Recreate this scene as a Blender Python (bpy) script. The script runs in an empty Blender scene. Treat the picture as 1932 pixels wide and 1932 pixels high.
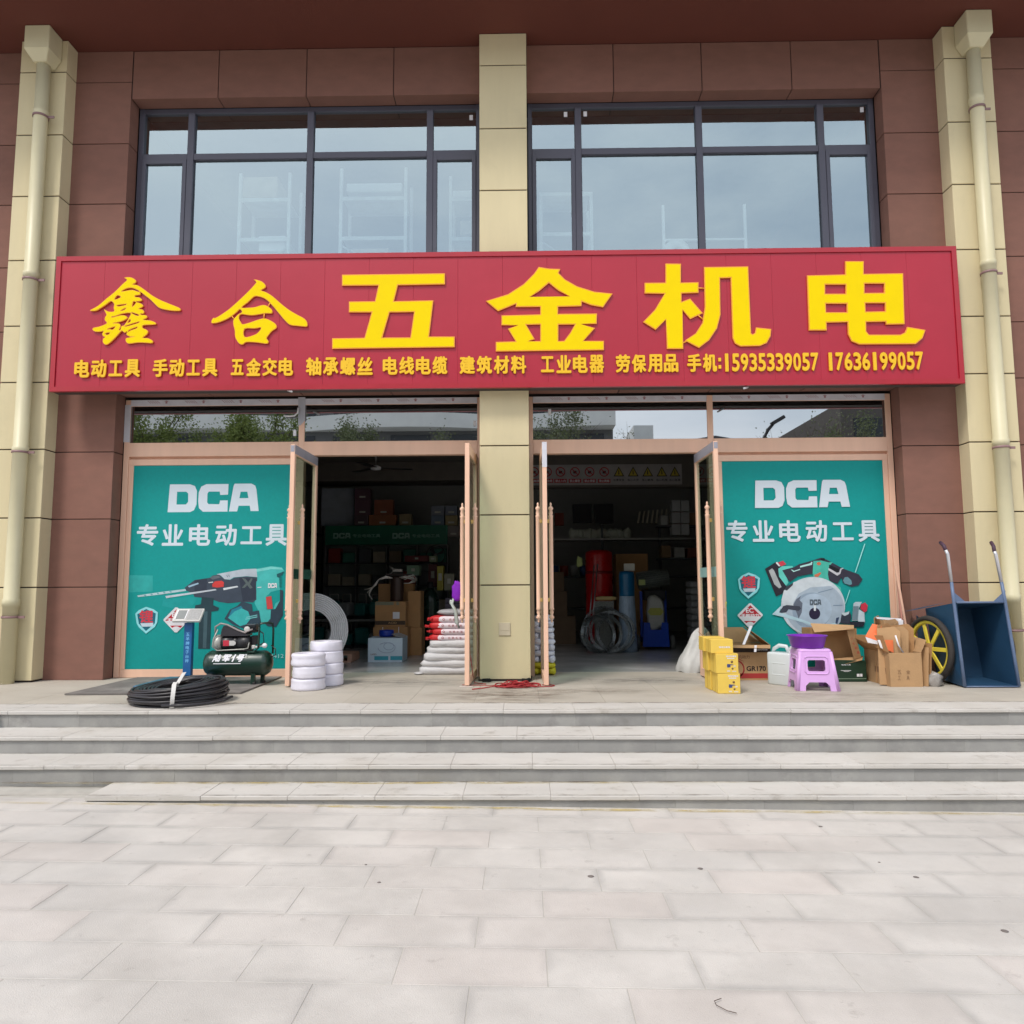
import bpy, bmesh, math, random
import numpy as np
from mathutils import Matrix, Vector
PI = math.pi
random.seed(7)
S = bpy.context.scene
COL = S.collection

# ------------------------------------------------------------------ camera
F = 1400.0
PITCH = math.atan(139 / F); YAW = .0150; ROLL = -.005
CAM = Vector((.21, -8.6, 1.055))
ROT = (Matrix.Rotation(YAW, 3, 'Z') @ Matrix.Rotation(PI / 2 + PITCH, 3, 'X') @ Matrix.Rotation(ROLL, 3, 'Z'))
cd = bpy.data.cameras.new('camera'); cam = bpy.data.objects.new('camera', cd); COL.objects.link(cam)
cam.matrix_world = Matrix.Translation(CAM) @ ROT.to_4x4()
cd.sensor_width = 36; cd.sensor_height = 36; cd.lens = 36 * F / 1932; cd.clip_start = .05; cd.clip_end = 2000
S.camera = cam
S.render.resolution_x = S.render.resolution_y = 1024

# ------------------------------------------------------------------ world / sun / exposure
SUN_EL, SUN_AZ = math.radians(56), math.radians(215)      # azimuth clockwise from +Y (north)
w = bpy.data.worlds.new('World'); S.world = w; w.use_nodes = True
nt = w.node_tree; N = nt.nodes; L = nt.links
for n in list(N): N.remove(n)
wo = N.new('ShaderNodeOutputWorld'); bg = N.new('ShaderNodeBackground')
sky = N.new('ShaderNodeTexSky'); sky.sky_type = 'NISHITA'; sky.sun_disc = False
sky.sun_elevation = SUN_EL; sky.sun_rotation = SUN_AZ; sky.air_density = 1.3; sky.dust_density = 2.5; sky.ozone_density = 1.0
tc = N.new('ShaderNodeTexCoord'); mp = N.new('ShaderNodeMapping'); mp.inputs['Scale'].default_value = (1, 1, 2.2)
no = N.new('ShaderNodeTexNoise'); no.inputs['Scale'].default_value = 2.6; no.inputs['Detail'].default_value = 7; no.inputs['Roughness'].default_value = .55
cr = N.new('ShaderNodeValToRGB'); cr.color_ramp.elements[0].position = .34; cr.color_ramp.elements[1].position = .68
cr.color_ramp.elements[0].color = (.35, .35, .35, 1); cr.color_ramp.elements[1].color = (.95, .95, .95, 1)
no2 = N.new('ShaderNodeTexNoise'); no2.inputs['Scale'].default_value = 1.7; no2.inputs['Detail'].default_value = 5
cc = N.new('ShaderNodeValToRGB')
cc.color_ramp.elements[0].color = (6.4, 7.0, 8.0, 1); cc.color_ramp.elements[1].color = (9.4, 9.6, 9.9, 1)
cc.color_ramp.elements[0].position = .38; cc.color_ramp.elements[1].position = .62
mx = N.new('ShaderNodeMixRGB')
L.new(tc.outputs['Generated'], mp.inputs['Vector']); L.new(mp.outputs[0], no.inputs['Vector']); L.new(mp.outputs[0], no2.inputs['Vector'])
L.new(no.outputs['Fac'], cr.inputs['Fac']); L.new(no2.outputs['Fac'], cc.inputs['Fac'])
L.new(cr.outputs['Color'], mx.inputs['Fac']); L.new(sky.outputs['Color'], mx.inputs[1]); L.new(cc.outputs['Color'], mx.inputs[2])
L.new(mx.outputs[0], bg.inputs['Color']); bg.inputs['Strength'].default_value = .105
L.new(bg.outputs[0], wo.inputs['Surface'])
sd = bpy.data.lights.new('sun', 'SUN'); sd.energy = 1.5; sd.angle = math.radians(12); sd.color = (1, .95, .88)
sun = bpy.data.objects.new('sun', sd); COL.objects.link(sun)
sdir = Vector((math.sin(SUN_AZ) * math.cos(SUN_EL), math.cos(SUN_AZ) * math.cos(SUN_EL), math.sin(SUN_EL)))
sun.rotation_euler = sdir.to_track_quat('Z', 'Y').to_euler()
sun.location = (-8, -12, 14)
S.view_settings.view_transform = 'Standard'; S.view_settings.look = 'None'
S.view_settings.exposure = .62; S.view_settings.gamma = 1; S.view_settings.use_curve_mapping = False

# ------------------------------------------------------------------ measured photo points -> places in the world
K = 1932 / 2448
CR = dict(A=(250, 1300, 3.22), D=(750, 1300, 3.864), E=(1200, 1300, 3.715), G=(1650, 1300, 2.421), L=(0, 1620, 2.415),
          H=(2050, 1280, 4.6), I=(1660, 1480, 6.44), J=(1950, 1400, 6.44), C=(1200, 1050, 3.715), B=(750, 1050, 3.864),
          N=(1650, 900, 3.22), O=(250, 900, 3.22), S1=(100, 580, 2.415), S2=(800, 580, 2.415), S3=(1500, 580, 2.1467),
          X1=(205, 650, 8.05), X2=(495, 650, 7.728), P1=(300, 1340, 4.6), P2=(1750, 1300, 5.367), U=(0, 0, K),
          W1=(420, 360, 2.611), T1=(700, 930, 3.22), T2=(1200, 930, 3.715))
def px(c, x, y):
    a, b, s = CR[c]; return (a + x / s) * K, (b + y / s) * K
def ray(u, v): return ROT @ Vector(((u - 966) / F, -(v - 966) / F, -1.0))
def at(c, x, y, Y):
    u, v = px(c, x, y); d = ray(u, v); t = (Y - CAM.y) / d.y; p = CAM + d * t; return p.x, p.z
def on(c, x, y, Z=0):
    u, v = px(c, x, y); d = ray(u, v); t = (Z - CAM.z) / d.z; p = CAM + d * t; return p.x, p.y
def proj(p):
    q = ROT.transposed() @ (Vector(p) - CAM); return 966 + F * q.x / -q.z, 966 - F * q.y / -q.z

# ------------------------------------------------------------------ materials
def lin(c):
    c = c / 255; return c / 12.92 if c <= .04045 else ((c + .055) / 1.055) ** 2.4
def rgb(r, g, b): return (lin(r), lin(g), lin(b), 1)
MATS = {}
def mat(name, c, rough=.7, metal=0, var=.12, sc=6, bump=0, bsc=120, spec=.5, rnd=0, stain=None, tint=None, stretch=None, edge=None):
    if name in MATS: return MATS[name]
    m = bpy.data.materials.new(name); m.use_nodes = True; t = m.node_tree; n = t.nodes; l = t.links
    p = n['Principled BSDF']; p.inputs['Roughness'].default_value = rough; p.inputs['Metallic'].default_value = metal
    p.inputs['Specular IOR Level'].default_value = spec
    c = rgb(*c); g = n.new('ShaderNodeNewGeometry'); src = g.outputs['Position']
    if stretch:
        mpn = n.new('ShaderNodeMapping'); mpn.inputs['Scale'].default_value = stretch; l.new(src, mpn.inputs['Vector']); src = mpn.outputs[0]
    out = None
    if var:
        a = n.new('ShaderNodeTexNoise'); a.inputs['Scale'].default_value = sc; a.inputs['Detail'].default_value = 6; a.inputs['Roughness'].default_value = .6
        l.new(src, a.inputs['Vector'])
        r = n.new('ShaderNodeMapRange'); r.inputs['From Min'].default_value = .3; r.inputs['From Max'].default_value = .7
        r.inputs['To Min'].default_value = 1 - var; r.inputs['To Max'].default_value = 1 + var
        l.new(a.outputs['Fac'], r.inputs['Value']); f = r.outputs[0]
        if rnd:
            oi = n.new('ShaderNodeObjectInfo'); r2 = n.new('ShaderNodeMapRange'); r2.inputs['To Min'].default_value = 1 - rnd; r2.inputs['To Max'].default_value = 1 + rnd
            l.new(oi.outputs['Random'], r2.inputs['Value']); mu = n.new('ShaderNodeMath'); mu.operation = 'MULTIPLY'
            l.new(f, mu.inputs[0]); l.new(r2.outputs[0], mu.inputs[1]); f = mu.outputs[0]
        v = n.new('ShaderNodeVectorMath'); v.operation = 'SCALE'; v.inputs[0].default_value = c[:3]; l.new(f, v.inputs['Scale']); out = v.outputs[0]
        rr = n.new('ShaderNodeMapRange'); rr.inputs['To Min'].default_value = max(.02, rough - .08); rr.inputs['To Max'].default_value = min(1, rough + .1)
        l.new(a.outputs['Fac'], rr.inputs['Value']); l.new(rr.outputs[0], p.inputs['Roughness'])
        for (sc2, lo, hi, col, amt) in (stain or []):
            b = n.new('ShaderNodeTexNoise'); b.inputs['Scale'].default_value = sc2; b.inputs['Detail'].default_value = 8; b.inputs['Roughness'].default_value = .65
            l.new(g.outputs['Position'], b.inputs['Vector'])
            rb = n.new('ShaderNodeMapRange'); rb.inputs['From Min'].default_value = lo; rb.inputs['From Max'].default_value = hi; rb.inputs['To Max'].default_value = amt
            l.new(b.outputs['Fac'], rb.inputs['Value'])
            q = n.new('ShaderNodeMixRGB'); q.inputs[2].default_value = rgb(*col); l.new(rb.outputs[0], q.inputs[0]); l.new(out, q.inputs[1]); out = q.outputs[0]
        if edge:                                  # worn, dirty rims of each stone, broken up by noise
            hx, hy, wx, wy, col, amt = edge
            to = n.new('ShaderNodeTexCoord'); sx_ = n.new('ShaderNodeSeparateXYZ'); l.new(to.outputs['Object'], sx_.inputs[0]); es = []
            for ax, h_, w_ in (('X', hx, wx), ('Y', hy, wy)):
                ab = n.new('ShaderNodeMath'); ab.operation = 'ABSOLUTE'; l.new(sx_.outputs[ax], ab.inputs[0])
                me_ = n.new('ShaderNodeMapRange'); me_.interpolation_type = 'SMOOTHSTEP'; me_.inputs['From Min'].default_value = h_ - w_; me_.inputs['From Max'].default_value = h_; l.new(ab.outputs[0], me_.inputs['Value']); es.append(me_)
            mxx = n.new('ShaderNodeMath'); mxx.operation = 'MAXIMUM'; l.new(es[0].outputs[0], mxx.inputs[0]); l.new(es[1].outputs[0], mxx.inputs[1])
            bn = n.new('ShaderNodeTexNoise'); bn.inputs['Scale'].default_value = 3.1; bn.inputs['Detail'].default_value = 5; l.new(g.outputs['Position'], bn.inputs['Vector'])
            rb = n.new('ShaderNodeMapRange'); rb.inputs['From Min'].default_value = .36; rb.inputs['From Max'].default_value = .66; rb.inputs['To Max'].default_value = amt; l.new(bn.outputs['Fac'], rb.inputs['Value'])
            mu2 = n.new('ShaderNodeMath'); mu2.operation = 'MULTIPLY'; l.new(mxx.outputs[0], mu2.inputs[0]); l.new(rb.outputs[0], mu2.inputs[1])
            q = n.new('ShaderNodeMixRGB'); q.inputs[2].default_value = rgb(*col); l.new(mu2.outputs[0], q.inputs[0]); l.new(out, q.inputs[1]); out = q.outputs[0]
        if tint:
            oi2 = n.new('ShaderNodeObjectInfo'); m7 = n.new('ShaderNodeMath'); m7.operation = 'MULTIPLY'; m7.inputs[1].default_value = 7.31; m8 = n.new('ShaderNodeMath'); m8.operation = 'FRACT'
            r3 = n.new('ShaderNodeMapRange'); r3.inputs['From Min'].default_value = .55; r3.inputs['From Max'].default_value = 1; r3.inputs['To Max'].default_value = .18
            l.new(oi2.outputs['Random'], m7.inputs[0]); l.new(m7.outputs[0], m8.inputs[0]); l.new(m8.outputs[0], r3.inputs['Value'])
            q = n.new('ShaderNodeMixRGB'); q.inputs[2].default_value = rgb(*tint); l.new(r3.outputs[0], q.inputs[0]); l.new(out, q.inputs[1]); out = q.outputs[0]
        l.new(out, p.inputs['Base Color'])
    else: p.inputs['Base Color'].default_value = c
    if bump:
        b = n.new('ShaderNodeTexNoise'); b.inputs['Scale'].default_value = bsc; b.inputs['Detail'].default_value = 4; l.new(g.outputs['Position'], b.inputs['Vector'])
        bb = n.new('ShaderNodeBump'); bb.inputs['Strength'].default_value = bump; bb.inputs['Distance'].default_value = .01
        l.new(b.outputs['Fac'], bb.inputs['Height']); l.new(bb.outputs[0], p.inputs['Normal'])
    MATS[name] = m; return m
def glass(name, refl, tint, rough=.01, wob=0, gc=(.93, .97, 1, 1)):
    m = bpy.data.materials.new(name); m.use_nodes = True; t = m.node_tree; n = t.nodes; l = t.links
    n.remove(n['Principled BSDF']); o = n['Material Output']
    tr = n.new('ShaderNodeBsdfTransparent'); tr.inputs[0].default_value = rgb(*tint)
    gl = n.new('ShaderNodeBsdfGlossy'); gl.inputs['Roughness'].default_value = rough; gl.inputs['Color'].default_value = gc
    fr = n.new('ShaderNodeFresnel'); gg = n.new('ShaderNodeNewGeometry'); io = n.new('ShaderNodeMapRange'); io.inputs['To Min'].default_value = 1.45; io.inputs['To Max'].default_value = 1 / 1.45
    l.new(gg.outputs['Backfacing'], io.inputs['Value']); l.new(io.outputs[0], fr.inputs['IOR'])
    ad = n.new('ShaderNodeMath'); ad.operation = 'ADD'; ad.inputs[1].default_value = refl; ad.use_clamp = True; l.new(fr.outputs[0], ad.inputs[0])
    of = n.new('ShaderNodeMath'); of.operation = 'SUBTRACT'; of.inputs[0].default_value = 1; l.new(gg.outputs['Backfacing'], of.inputs[1]); mm_ = n.new('ShaderNodeMath'); mm_.operation = 'MULTIPLY'; l.new(ad.outputs[0], mm_.inputs[0]); l.new(of.outputs[0], mm_.inputs[1])
    mi = n.new('ShaderNodeMixShader'); l.new(mm_.outputs[0], mi.inputs[0]); l.new(tr.outputs[0], mi.inputs[1]); l.new(gl.outputs[0], mi.inputs[2])
    if wob:
        g = n.new('ShaderNodeNewGeometry'); b = n.new('ShaderNodeTexNoise'); b.inputs['Scale'].default_value = .9; b.inputs['Detail'].default_value = 1
        l.new(g.outputs['Position'], b.inputs['Vector']); bb = n.new('ShaderNodeBump'); bb.inputs['Strength'].default_value = 1; bb.inputs['Distance'].default_value = wob
        l.new(b.outputs['Fac'], bb.inputs['Height']); l.new(bb.outputs[0], gl.inputs['Normal'])
    l.new(mi.outputs[0], o.inputs['Surface']); return m

M_BEIGE = mat('beige_stone_paint', (210, 197, 160), .85, var=.05, sc=2, stretch=(2, 2, .3), bump=.25, bsc=220, rnd=.02, stain=[(1.3, .55, .8, (168, 158, 128), .3), (25, .62, .75, (176, 164, 130), .4)])
M_BROWN = mat('brown_stone_paint', (129, 91, 79), .88, var=.09, sc=4, bump=.35, bsc=180, rnd=.06, stretch=(1, 1, 2), stain=[(1.1, .5, .8, (142, 104, 88), .35), (30, .6, .75, (110, 76, 62), .4)])
M_JOINT = mat('joint', (50, 40, 38), .9, var=.1)
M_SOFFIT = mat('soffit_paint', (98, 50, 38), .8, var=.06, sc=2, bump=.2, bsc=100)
M_FRAME = mat('dark_grey_aluminium', (84, 84, 97), .4, var=.05, sc=4)
M_ROSE = mat('rose_gold_aluminium', (232, 190, 164), .4, metal=.0, var=.04, sc=3, stretch=(3, 3, .3))
M_ROSED = mat('rose_gold_edge', (180, 130, 95), .45, var=.06)
M_FILMW = mat('protective_film', (205, 205, 212), .35, var=.08, sc=8, bump=.3, bsc=30)
M_BRASS = mat('brass', (225, 190, 120), .3, metal=.6, var=.05)
M_PAVE = mat('pale_granite_paving', (193, 188, 182), .78, var=.08, sc=2.6, bump=.3, bsc=200, rnd=.03, tint=(200, 182, 174), edge=(.30, .15, .05, .055, (146, 143, 140), .5),
             stain=[(1.4, .46, .68, (170, 165, 159), .6), (.5, .5, .75, (172, 171, 169), .5), (9, .63, .72, (142, 136, 130), .45), (60, .6, .75, (150, 146, 140), .35)])
M_GROUT = mat('grout', (172, 168, 160), .9, var=.1, sc=9)
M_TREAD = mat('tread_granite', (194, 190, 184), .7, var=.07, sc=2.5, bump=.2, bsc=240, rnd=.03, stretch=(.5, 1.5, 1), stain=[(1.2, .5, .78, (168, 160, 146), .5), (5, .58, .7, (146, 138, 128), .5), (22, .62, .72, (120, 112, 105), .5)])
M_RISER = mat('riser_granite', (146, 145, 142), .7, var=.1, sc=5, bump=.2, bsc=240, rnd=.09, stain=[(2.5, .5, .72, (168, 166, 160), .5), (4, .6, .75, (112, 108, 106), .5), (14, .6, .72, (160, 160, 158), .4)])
M_PLAT = mat('platform_granite', (180, 173, 161), .62, var=.06, sc=2.2, bump=.15, bsc=200, rnd=.03, stretch=(.6, 1.6, 1), stain=[(1.1, .48, .75, (160, 151, 138), .55), (6, .64, .74, (130, 122, 112), .35)])
M_RED = mat('sign_red', (168, 16, 44), .34, var=.03, sc=1.2, spec=.65, bump=.04, bsc=3, stain=[(.8, .5, .75, (182, 30, 56), .5)])
M_REDF = mat('sign_red_frame', (166, 16, 36), .3, var=.05, spec=.7)
M_YEL = mat('letter_yellow', (238, 208, 0), .6, var=.02, spec=.12)
M_YELE = mat('letter_edge', (236, 160, 50), .4, var=.03)
M_YEL2 = mat('small_letter_yellow', (236, 188, 22), .4, var=.02)
M_TEAL = mat('poster_teal', (0, 146, 142), .55, var=.05, sc=30, stain=[(2, .5, .8, (16, 154, 150), .4)], spec=.3)
M_PW = mat('poster_white', (205, 217, 226), .5, var=.02)
M_BLK = mat('black_rubber', (28, 28, 30), .6, var=.15, sc=20)
M_CARD = mat('cardboard', (178, 142, 102), .85, var=.07, sc=7, bump=.15, bsc=60, rnd=.06)
M_CARD2 = mat('dull_cardboard', (168, 127, 84), .85, var=.08, sc=7, bump=.15, bsc=60, rnd=.06)
M_WHITE = mat('white_plastic', (225, 224, 228), .45, var=.03)
M_STEEL = mat('steel', (150, 150, 150), .3, metal=.9, var=.08, sc=10)
G_UP = glass('tinted_reflective_glass', .37, (240, 248, 246), .012, .0018, (.80, .95, .99, 1))
G_TR = glass('transom_glass', .46, (120, 130, 125), .008)
G_CL = glass('clear_glass', .05, (205, 222, 215), .01)
G_CLR = glass('poster_glass', .02, (240, 248, 246), .02)

# ------------------------------------------------------------------ mesh helpers
class MB:
    """collects shapes into one mesh"""
    def __init__(s): s.v = []; s.f = []; s.mi = []; s.sm = []
    def add(s, vs, fs, mi=0, sm=False, M=None):
        o = len(s.v)
        if M is not None: vs = [M @ Vector(p) for p in vs]
        s.v += [tuple(p) for p in vs]; s.f += [tuple(i + o for i in f) for f in fs]; s.mi += [mi] * len(fs); s.sm += [sm] * len(fs); return s
    def box(s, x0, x1, y0, y1, z0, z1, mi=0, M=None, c=0):
        if c:
            bm = bmesh.new(); bmesh.ops.create_cube(bm, size=1)
            for v in bm.verts: v.co = Vector(((x0 + x1) / 2 + v.co.x * (x1 - x0), (y0 + y1) / 2 + v.co.y * (y1 - y0), (z0 + z1) / 2 + v.co.z * (z1 - z0)))
            bmesh.ops.bevel(bm, geom=bm.edges[:], offset=c, segments=1, affect='EDGES', profile=.5)
            bm.verts.index_update(); s.add([v.co.copy() for v in bm.verts], [[v.index for v in f.verts] for f in bm.faces], mi, False, M); bm.free(); return s
        vs = [(x0, y0, z0), (x1, y0, z0), (x1, y1, z0), (x0, y1, z0), (x0, y0, z1), (x1, y0, z1), (x1, y1, z1), (x0, y1, z1)]
        return s.add(vs, [(0, 3, 2, 1), (4, 5, 6, 7), (0, 1, 5, 4), (1, 2, 6, 5), (2, 3, 7, 6), (3, 0, 4, 7)], mi, False, M)
    def prism(s, pts, y0, y1, mi=0, M=None):                # pts in x,z ; extruded along y
        n = len(pts); vs = [(x, y0, z) for x, z in pts] + [(x, y1, z) for x, z in pts]
        return s.add(vs, [tuple(range(n)), tuple(range(2 * n - 1, n - 1, -1))] + [(i, i + n, (i + 1) % n + n, (i + 1) % n) for i in range(n)], mi, False, M)
    def lathe(s, prof, n=24, mi=0, M=None, sm=True, closed=False):   # (r,z) pairs
        vs = []; fs = []
        for r, z in prof:
            for k in range(n): a = 2 * PI * k / n; vs.append((r * math.cos(a), r * math.sin(a), z))
        m = len(prof); rng = m if closed else m - 1
        for i in range(rng):
            j = (i + 1) % m
            for k in range(n): k2 = (k + 1) % n; fs.append((i * n + k, i * n + k2, j * n + k2, j * n + k))
        if not closed:
            if prof[0][0] > 1e-4: fs.append(tuple(range(n - 1, -1, -1)))
            if prof[-1][0] > 1e-4: fs.append(tuple((m - 1) * n + k for k in range(n)))
        return s.add(vs, fs, mi, sm, M)
    def cyl(s, p0, p1, r, n=12, mi=0, r2=None, sm=True):
        p0 = Vector(p0); p1 = Vector(p1); d = p1 - p0; q = d.to_track_quat('Z', 'Y').to_matrix().to_4x4()
        return s.lathe([(r, 0), (r if r2 is None else r2, d.length)], n, mi, Matrix.Translation(p0) @ q, sm)
    def tube(s, pts, r, n=7, mi=0, closed=False):
        P = [Vector(p) for p in pts]; m = len(P); vs = []; fs = []
        up = Vector((0, 0, 1))
        for i, p in enumerate(P):
            if closed: d = P[(i + 1) % m] - P[i - 1]
            else: d = P[min(i + 1, m - 1)] - P[max(i - 1, 0)]
            d.normalize(); a = up if abs(d.z) < .9 else Vector((0, 1, 0)); e1 = d.cross(a).normalized(); e2 = e1.cross(d)
            rr = r[i] if isinstance(r, (list, tuple)) else r
            for k in range(n): t = 2 * PI * k / n; vs.append(p + e1 * (rr * math.cos(t)) + e2 * (rr * math.sin(t)))
        for i in range(m if closed else m - 1):
            j = (i + 1) % m
            for k in range(n): k2 = (k + 1) % n; fs.append((i * n + k, i * n + k2, j * n + k2, j * n + k))
        if not closed: fs.append(tuple(range(n - 1, -1, -1))); fs.append(tuple((m - 1) * n + k for k in range(n)))
        return s.add(vs, fs, mi, True)
    def pillow(s, cx, cy, cz, lx, ly, lz, n=20, e=.45, mi=0, seed=0, lump=.04, M=None):
        rnd = random.Random(seed); ph = [rnd.uniform(0, 6) for _ in range(6)]; vs = []; fs = []; m = 10
        def pw(a, b): return math.copysign(abs(a) ** b, a)
        for i in range(m + 1):
            t = -PI / 2 + PI * i / m
            for k in range(n):
                a = 2 * PI * k / n
                x = pw(math.cos(t), .4) * pw(math.cos(a), e); y = pw(math.cos(t), .4) * pw(math.sin(a), e); z = pw(math.sin(t), .6)
                z *= 1 - .2 * max(abs(x), abs(y)) ** 4
                d = 1 + lump * (math.sin(5 * x + ph[0]) + math.sin(6 * y + ph[1]) + math.sin(7 * z + ph[2] + 3 * x) + .5 * math.sin(15 * x + ph[3]))
                vs.append((cx + lx / 2 * x * d, cy + ly / 2 * y * d, cz + lz / 2 * z * (d + lump * math.sin(4 * x + ph[4]))))
        for i in range(m):
            for k in range(n): k2 = (k + 1) % n; fs.append((i * n + k, i * n + k2, (i + 1) * n + k2, (i + 1) * n + k))
        return s.add(vs, fs, mi, True, M)
    def quad(s, a, b, c, d, mi=0, th=.004):
        a, b, c, d = map(Vector, (a, b, c, d)); n = (b - a).cross(d - a).normalized() * th
        return s.add([a, b, c, d, a + n, b + n, c + n, d + n], [(0, 3, 2, 1), (4, 5, 6, 7), (0, 1, 5, 4), (1, 2, 6, 5), (2, 3, 7, 6), (3, 0, 4, 7)], mi)
    def mesh(s, name, mats):
        me = bpy.data.meshes.new(name); me.from_pydata(s.v, [], s.f)
        for m in (mats if isinstance(mats, (list, tuple)) else [mats]): me.materials.append(m)
        me.polygons.foreach_set('material_index', s.mi); me.polygons.foreach_set('use_smooth', s.sm); me.update(); return me
    def obj(s, name, mats, parent=None, loc=None, rz=0): return link(name, s.mesh(name, mats), parent, loc, rz)
def link(name, me, parent=None, loc=None, rz=0):
    o = bpy.data.objects.new(name, me); COL.objects.link(o)
    if parent: o.parent = parent
    if loc: o.location = loc
    if rz: o.rotation_euler = (0, 0, rz)
    return o
def tag(o, label=None, cat=None, group=None, kind=None):
    for k, v in (('label', label), ('category', cat), ('group', group), ('kind', kind)):
        if v: o[k] = v
    return o
def thing(name, label, cat, loc=(0, 0, 0), rz=0, group=None):
    o = link(name, None, None, loc, rz); return tag(o, label, cat, group)
def part(name, mb, m, parent, label=None, loc=None, rz=0):
    o = mb.obj(name, m, parent, loc, rz)
    if label: o['label'] = label
    return o
def dup(o, parent=None, label=None, loc=None, rz=None):
    c = o.copy(); COL.objects.link(c)
    if parent: c.parent = parent
    if label: c['label'] = label
    if loc: c.location = loc
    if rz is not None: c.rotation_euler = (0, 0, rz)
    for ch in list(o.children): dup(ch, c)
    return c
def sharp(o, ang=35):
    m = o.modifiers.new('bevel', 'BEVEL'); m.width = .004; m.segments = 2; m.limit_method = 'ANGLE'; m.angle_limit = math.radians(ang); return o

# flat shapes from outlines (with holes) or glyphs
def shape_mesh(loops):
    cu = bpy.data.curves.new('c', 'CURVE'); cu.dimensions = '2D'; cu.fill_mode = 'BOTH'
    for lp in loops:
        sp = cu.splines.new('POLY'); sp.points.add(len(lp) - 1)
        for p, (x, y) in zip(sp.points, lp): p.co = (x, y, 0, 1)
        sp.use_cyclic_u = True
    ob = bpy.data.objects.new('c', cu); COL.objects.link(ob)
    me = bpy.data.meshes.new_from_object(ob); bpy.data.objects.remove(ob); bpy.data.curves.remove(cu); return me
GL = {}
def glyph(t):
    if t in GL: return GL[t].copy()
    cu = bpy.data.curves.new('t', 'FONT'); cu.body = t; cu.size = 1; cu.fill_mode = 'BOTH'; cu.resolution_u = 3
    ob = bpy.data.objects.new('t', cu); COL.objects.link(ob)
    me = bpy.data.meshes.new_from_object(ob); bpy.data.objects.remove(ob); bpy.data.curves.remove(cu); GL[t] = me; return me.copy()
def fit(me, x0, x1, z0, z1):
    if not me.vertices: return me
    n = len(me.vertices); co = np.empty(n * 3); me.vertices.foreach_get('co', co); co = co.reshape(-1, 3)
    lo = co.min(0); hi = co.max(0); s = np.maximum(hi - lo, 1e-6)
    co[:, 0] = x0 + (co[:, 0] - lo[0]) / s[0] * (x1 - x0); co[:, 1] = z0 + (co[:, 1] - lo[1]) / s[1] * (z1 - z0)
    me.vertices.foreach_set('co', co.ravel()); me.update(); return me
def sheet(me, y, depth, mats, name, parent, rim=0, loc=None, rz=0, M=None):
    """flat x,y outline -> upright plate facing -Y, front at y, back at y+depth, optional rim of material 1"""
    bm = bmesh.new(); bm.from_mesh(me); bmesh.ops.remove_doubles(bm, verts=bm.verts[:], dist=1e-5)
    for v in bm.verts: v.co = Vector((v.co.x, y, v.co.y))
    bmesh.ops.dissolve_degenerate(bm, dist=1e-5, edges=bm.edges[:])
    for f in bm.faces:
        f.normal_update()
        if f.normal.y > 0: f.normal_flip()
        f.material_index = 0
    if rim:
        r = bmesh.ops.inset_region(bm, faces=bm.faces[:], thickness=rim, use_even_offset=False, use_boundary=True)
        for f in r['faces']: f.material_index = 1
    if depth:
        be = [e for e in bm.edges if len(e.link_faces) == 1]
        r = bmesh.ops.extrude_edge_only(bm, edges=be)
        for g in r['geom']:
            if isinstance(g, bmesh.types.BMVert): g.co.y += depth
            elif isinstance(g, bmesh.types.BMFace): g.material_index = 1 if len(mats) > 1 else 0
    m2 = bpy.data.meshes.new(name); bm.to_mesh(m2); bm.free(); bpy.data.meshes.remove(me)
    if M is not None: m2.transform(M)
    for m in mats: m2.materials.append(m)
    return link(name, m2, parent, loc, rz)
def traced(c, loops, Y): return shape_mesh([[at(c, x, y, Y) for x, y in lp] for lp in loops])
def text(t, x0, x1, z0, z1, y, m, parent, name='lettering', bold=.02, depth=0, loc=None, rz=0, M=None):
    """upright lettering; weight comes from a few copies of the stroke shapes spread by `bold` of the height, each a hair deeper"""
    h = (z1 - z0) * bold; hx = min(h, (x1 - x0) * .05) if len(t) == 1 else h; ms = m if isinstance(m, list) else [m]
    n = 8 if bold >= .02 and z1 - z0 > .05 else (4 if bold else 0)
    offs = [(0, 0)] + [(hx * math.cos(2 * PI * k / n), h * math.sin(2 * PI * k / n)) for k in range(n)]
    base = fit(glyph(t), x0 + hx, x1 - hx, z0 + h, z1 - h); bm = bmesh.new(); st = .00012 if depth else .00001
    for k, (dx, dz) in enumerate(offs):
        c = base.copy(); c.transform(Matrix.Translation((dx, dz, -k * st))); bm.from_mesh(c); bpy.data.meshes.remove(c)
    for v in bm.verts: v.co = Vector((v.co.x, y - v.co.z, v.co.y))
    for f in bm.faces:
        f.normal_update()
        if f.normal.y > 0: f.normal_flip()
        f.material_index = 0
    if depth:
        r = bmesh.ops.extrude_edge_only(bm, edges=[e for e in bm.edges if len(e.link_faces) == 1])
        for g in r['geom']:
            if isinstance(g, bmesh.types.BMVert): g.co.y += depth
            elif isinstance(g, bmesh.types.BMFace): g.material_index = len(ms) - 1
    me = bpy.data.meshes.new(name); bm.to_mesh(me); bm.free(); bpy.data.meshes.remove(base)
    if M is not None: me.transform(M)
    for q in ms: me.materials.append(q)
    return link(name, me, parent, loc, rz)

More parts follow.
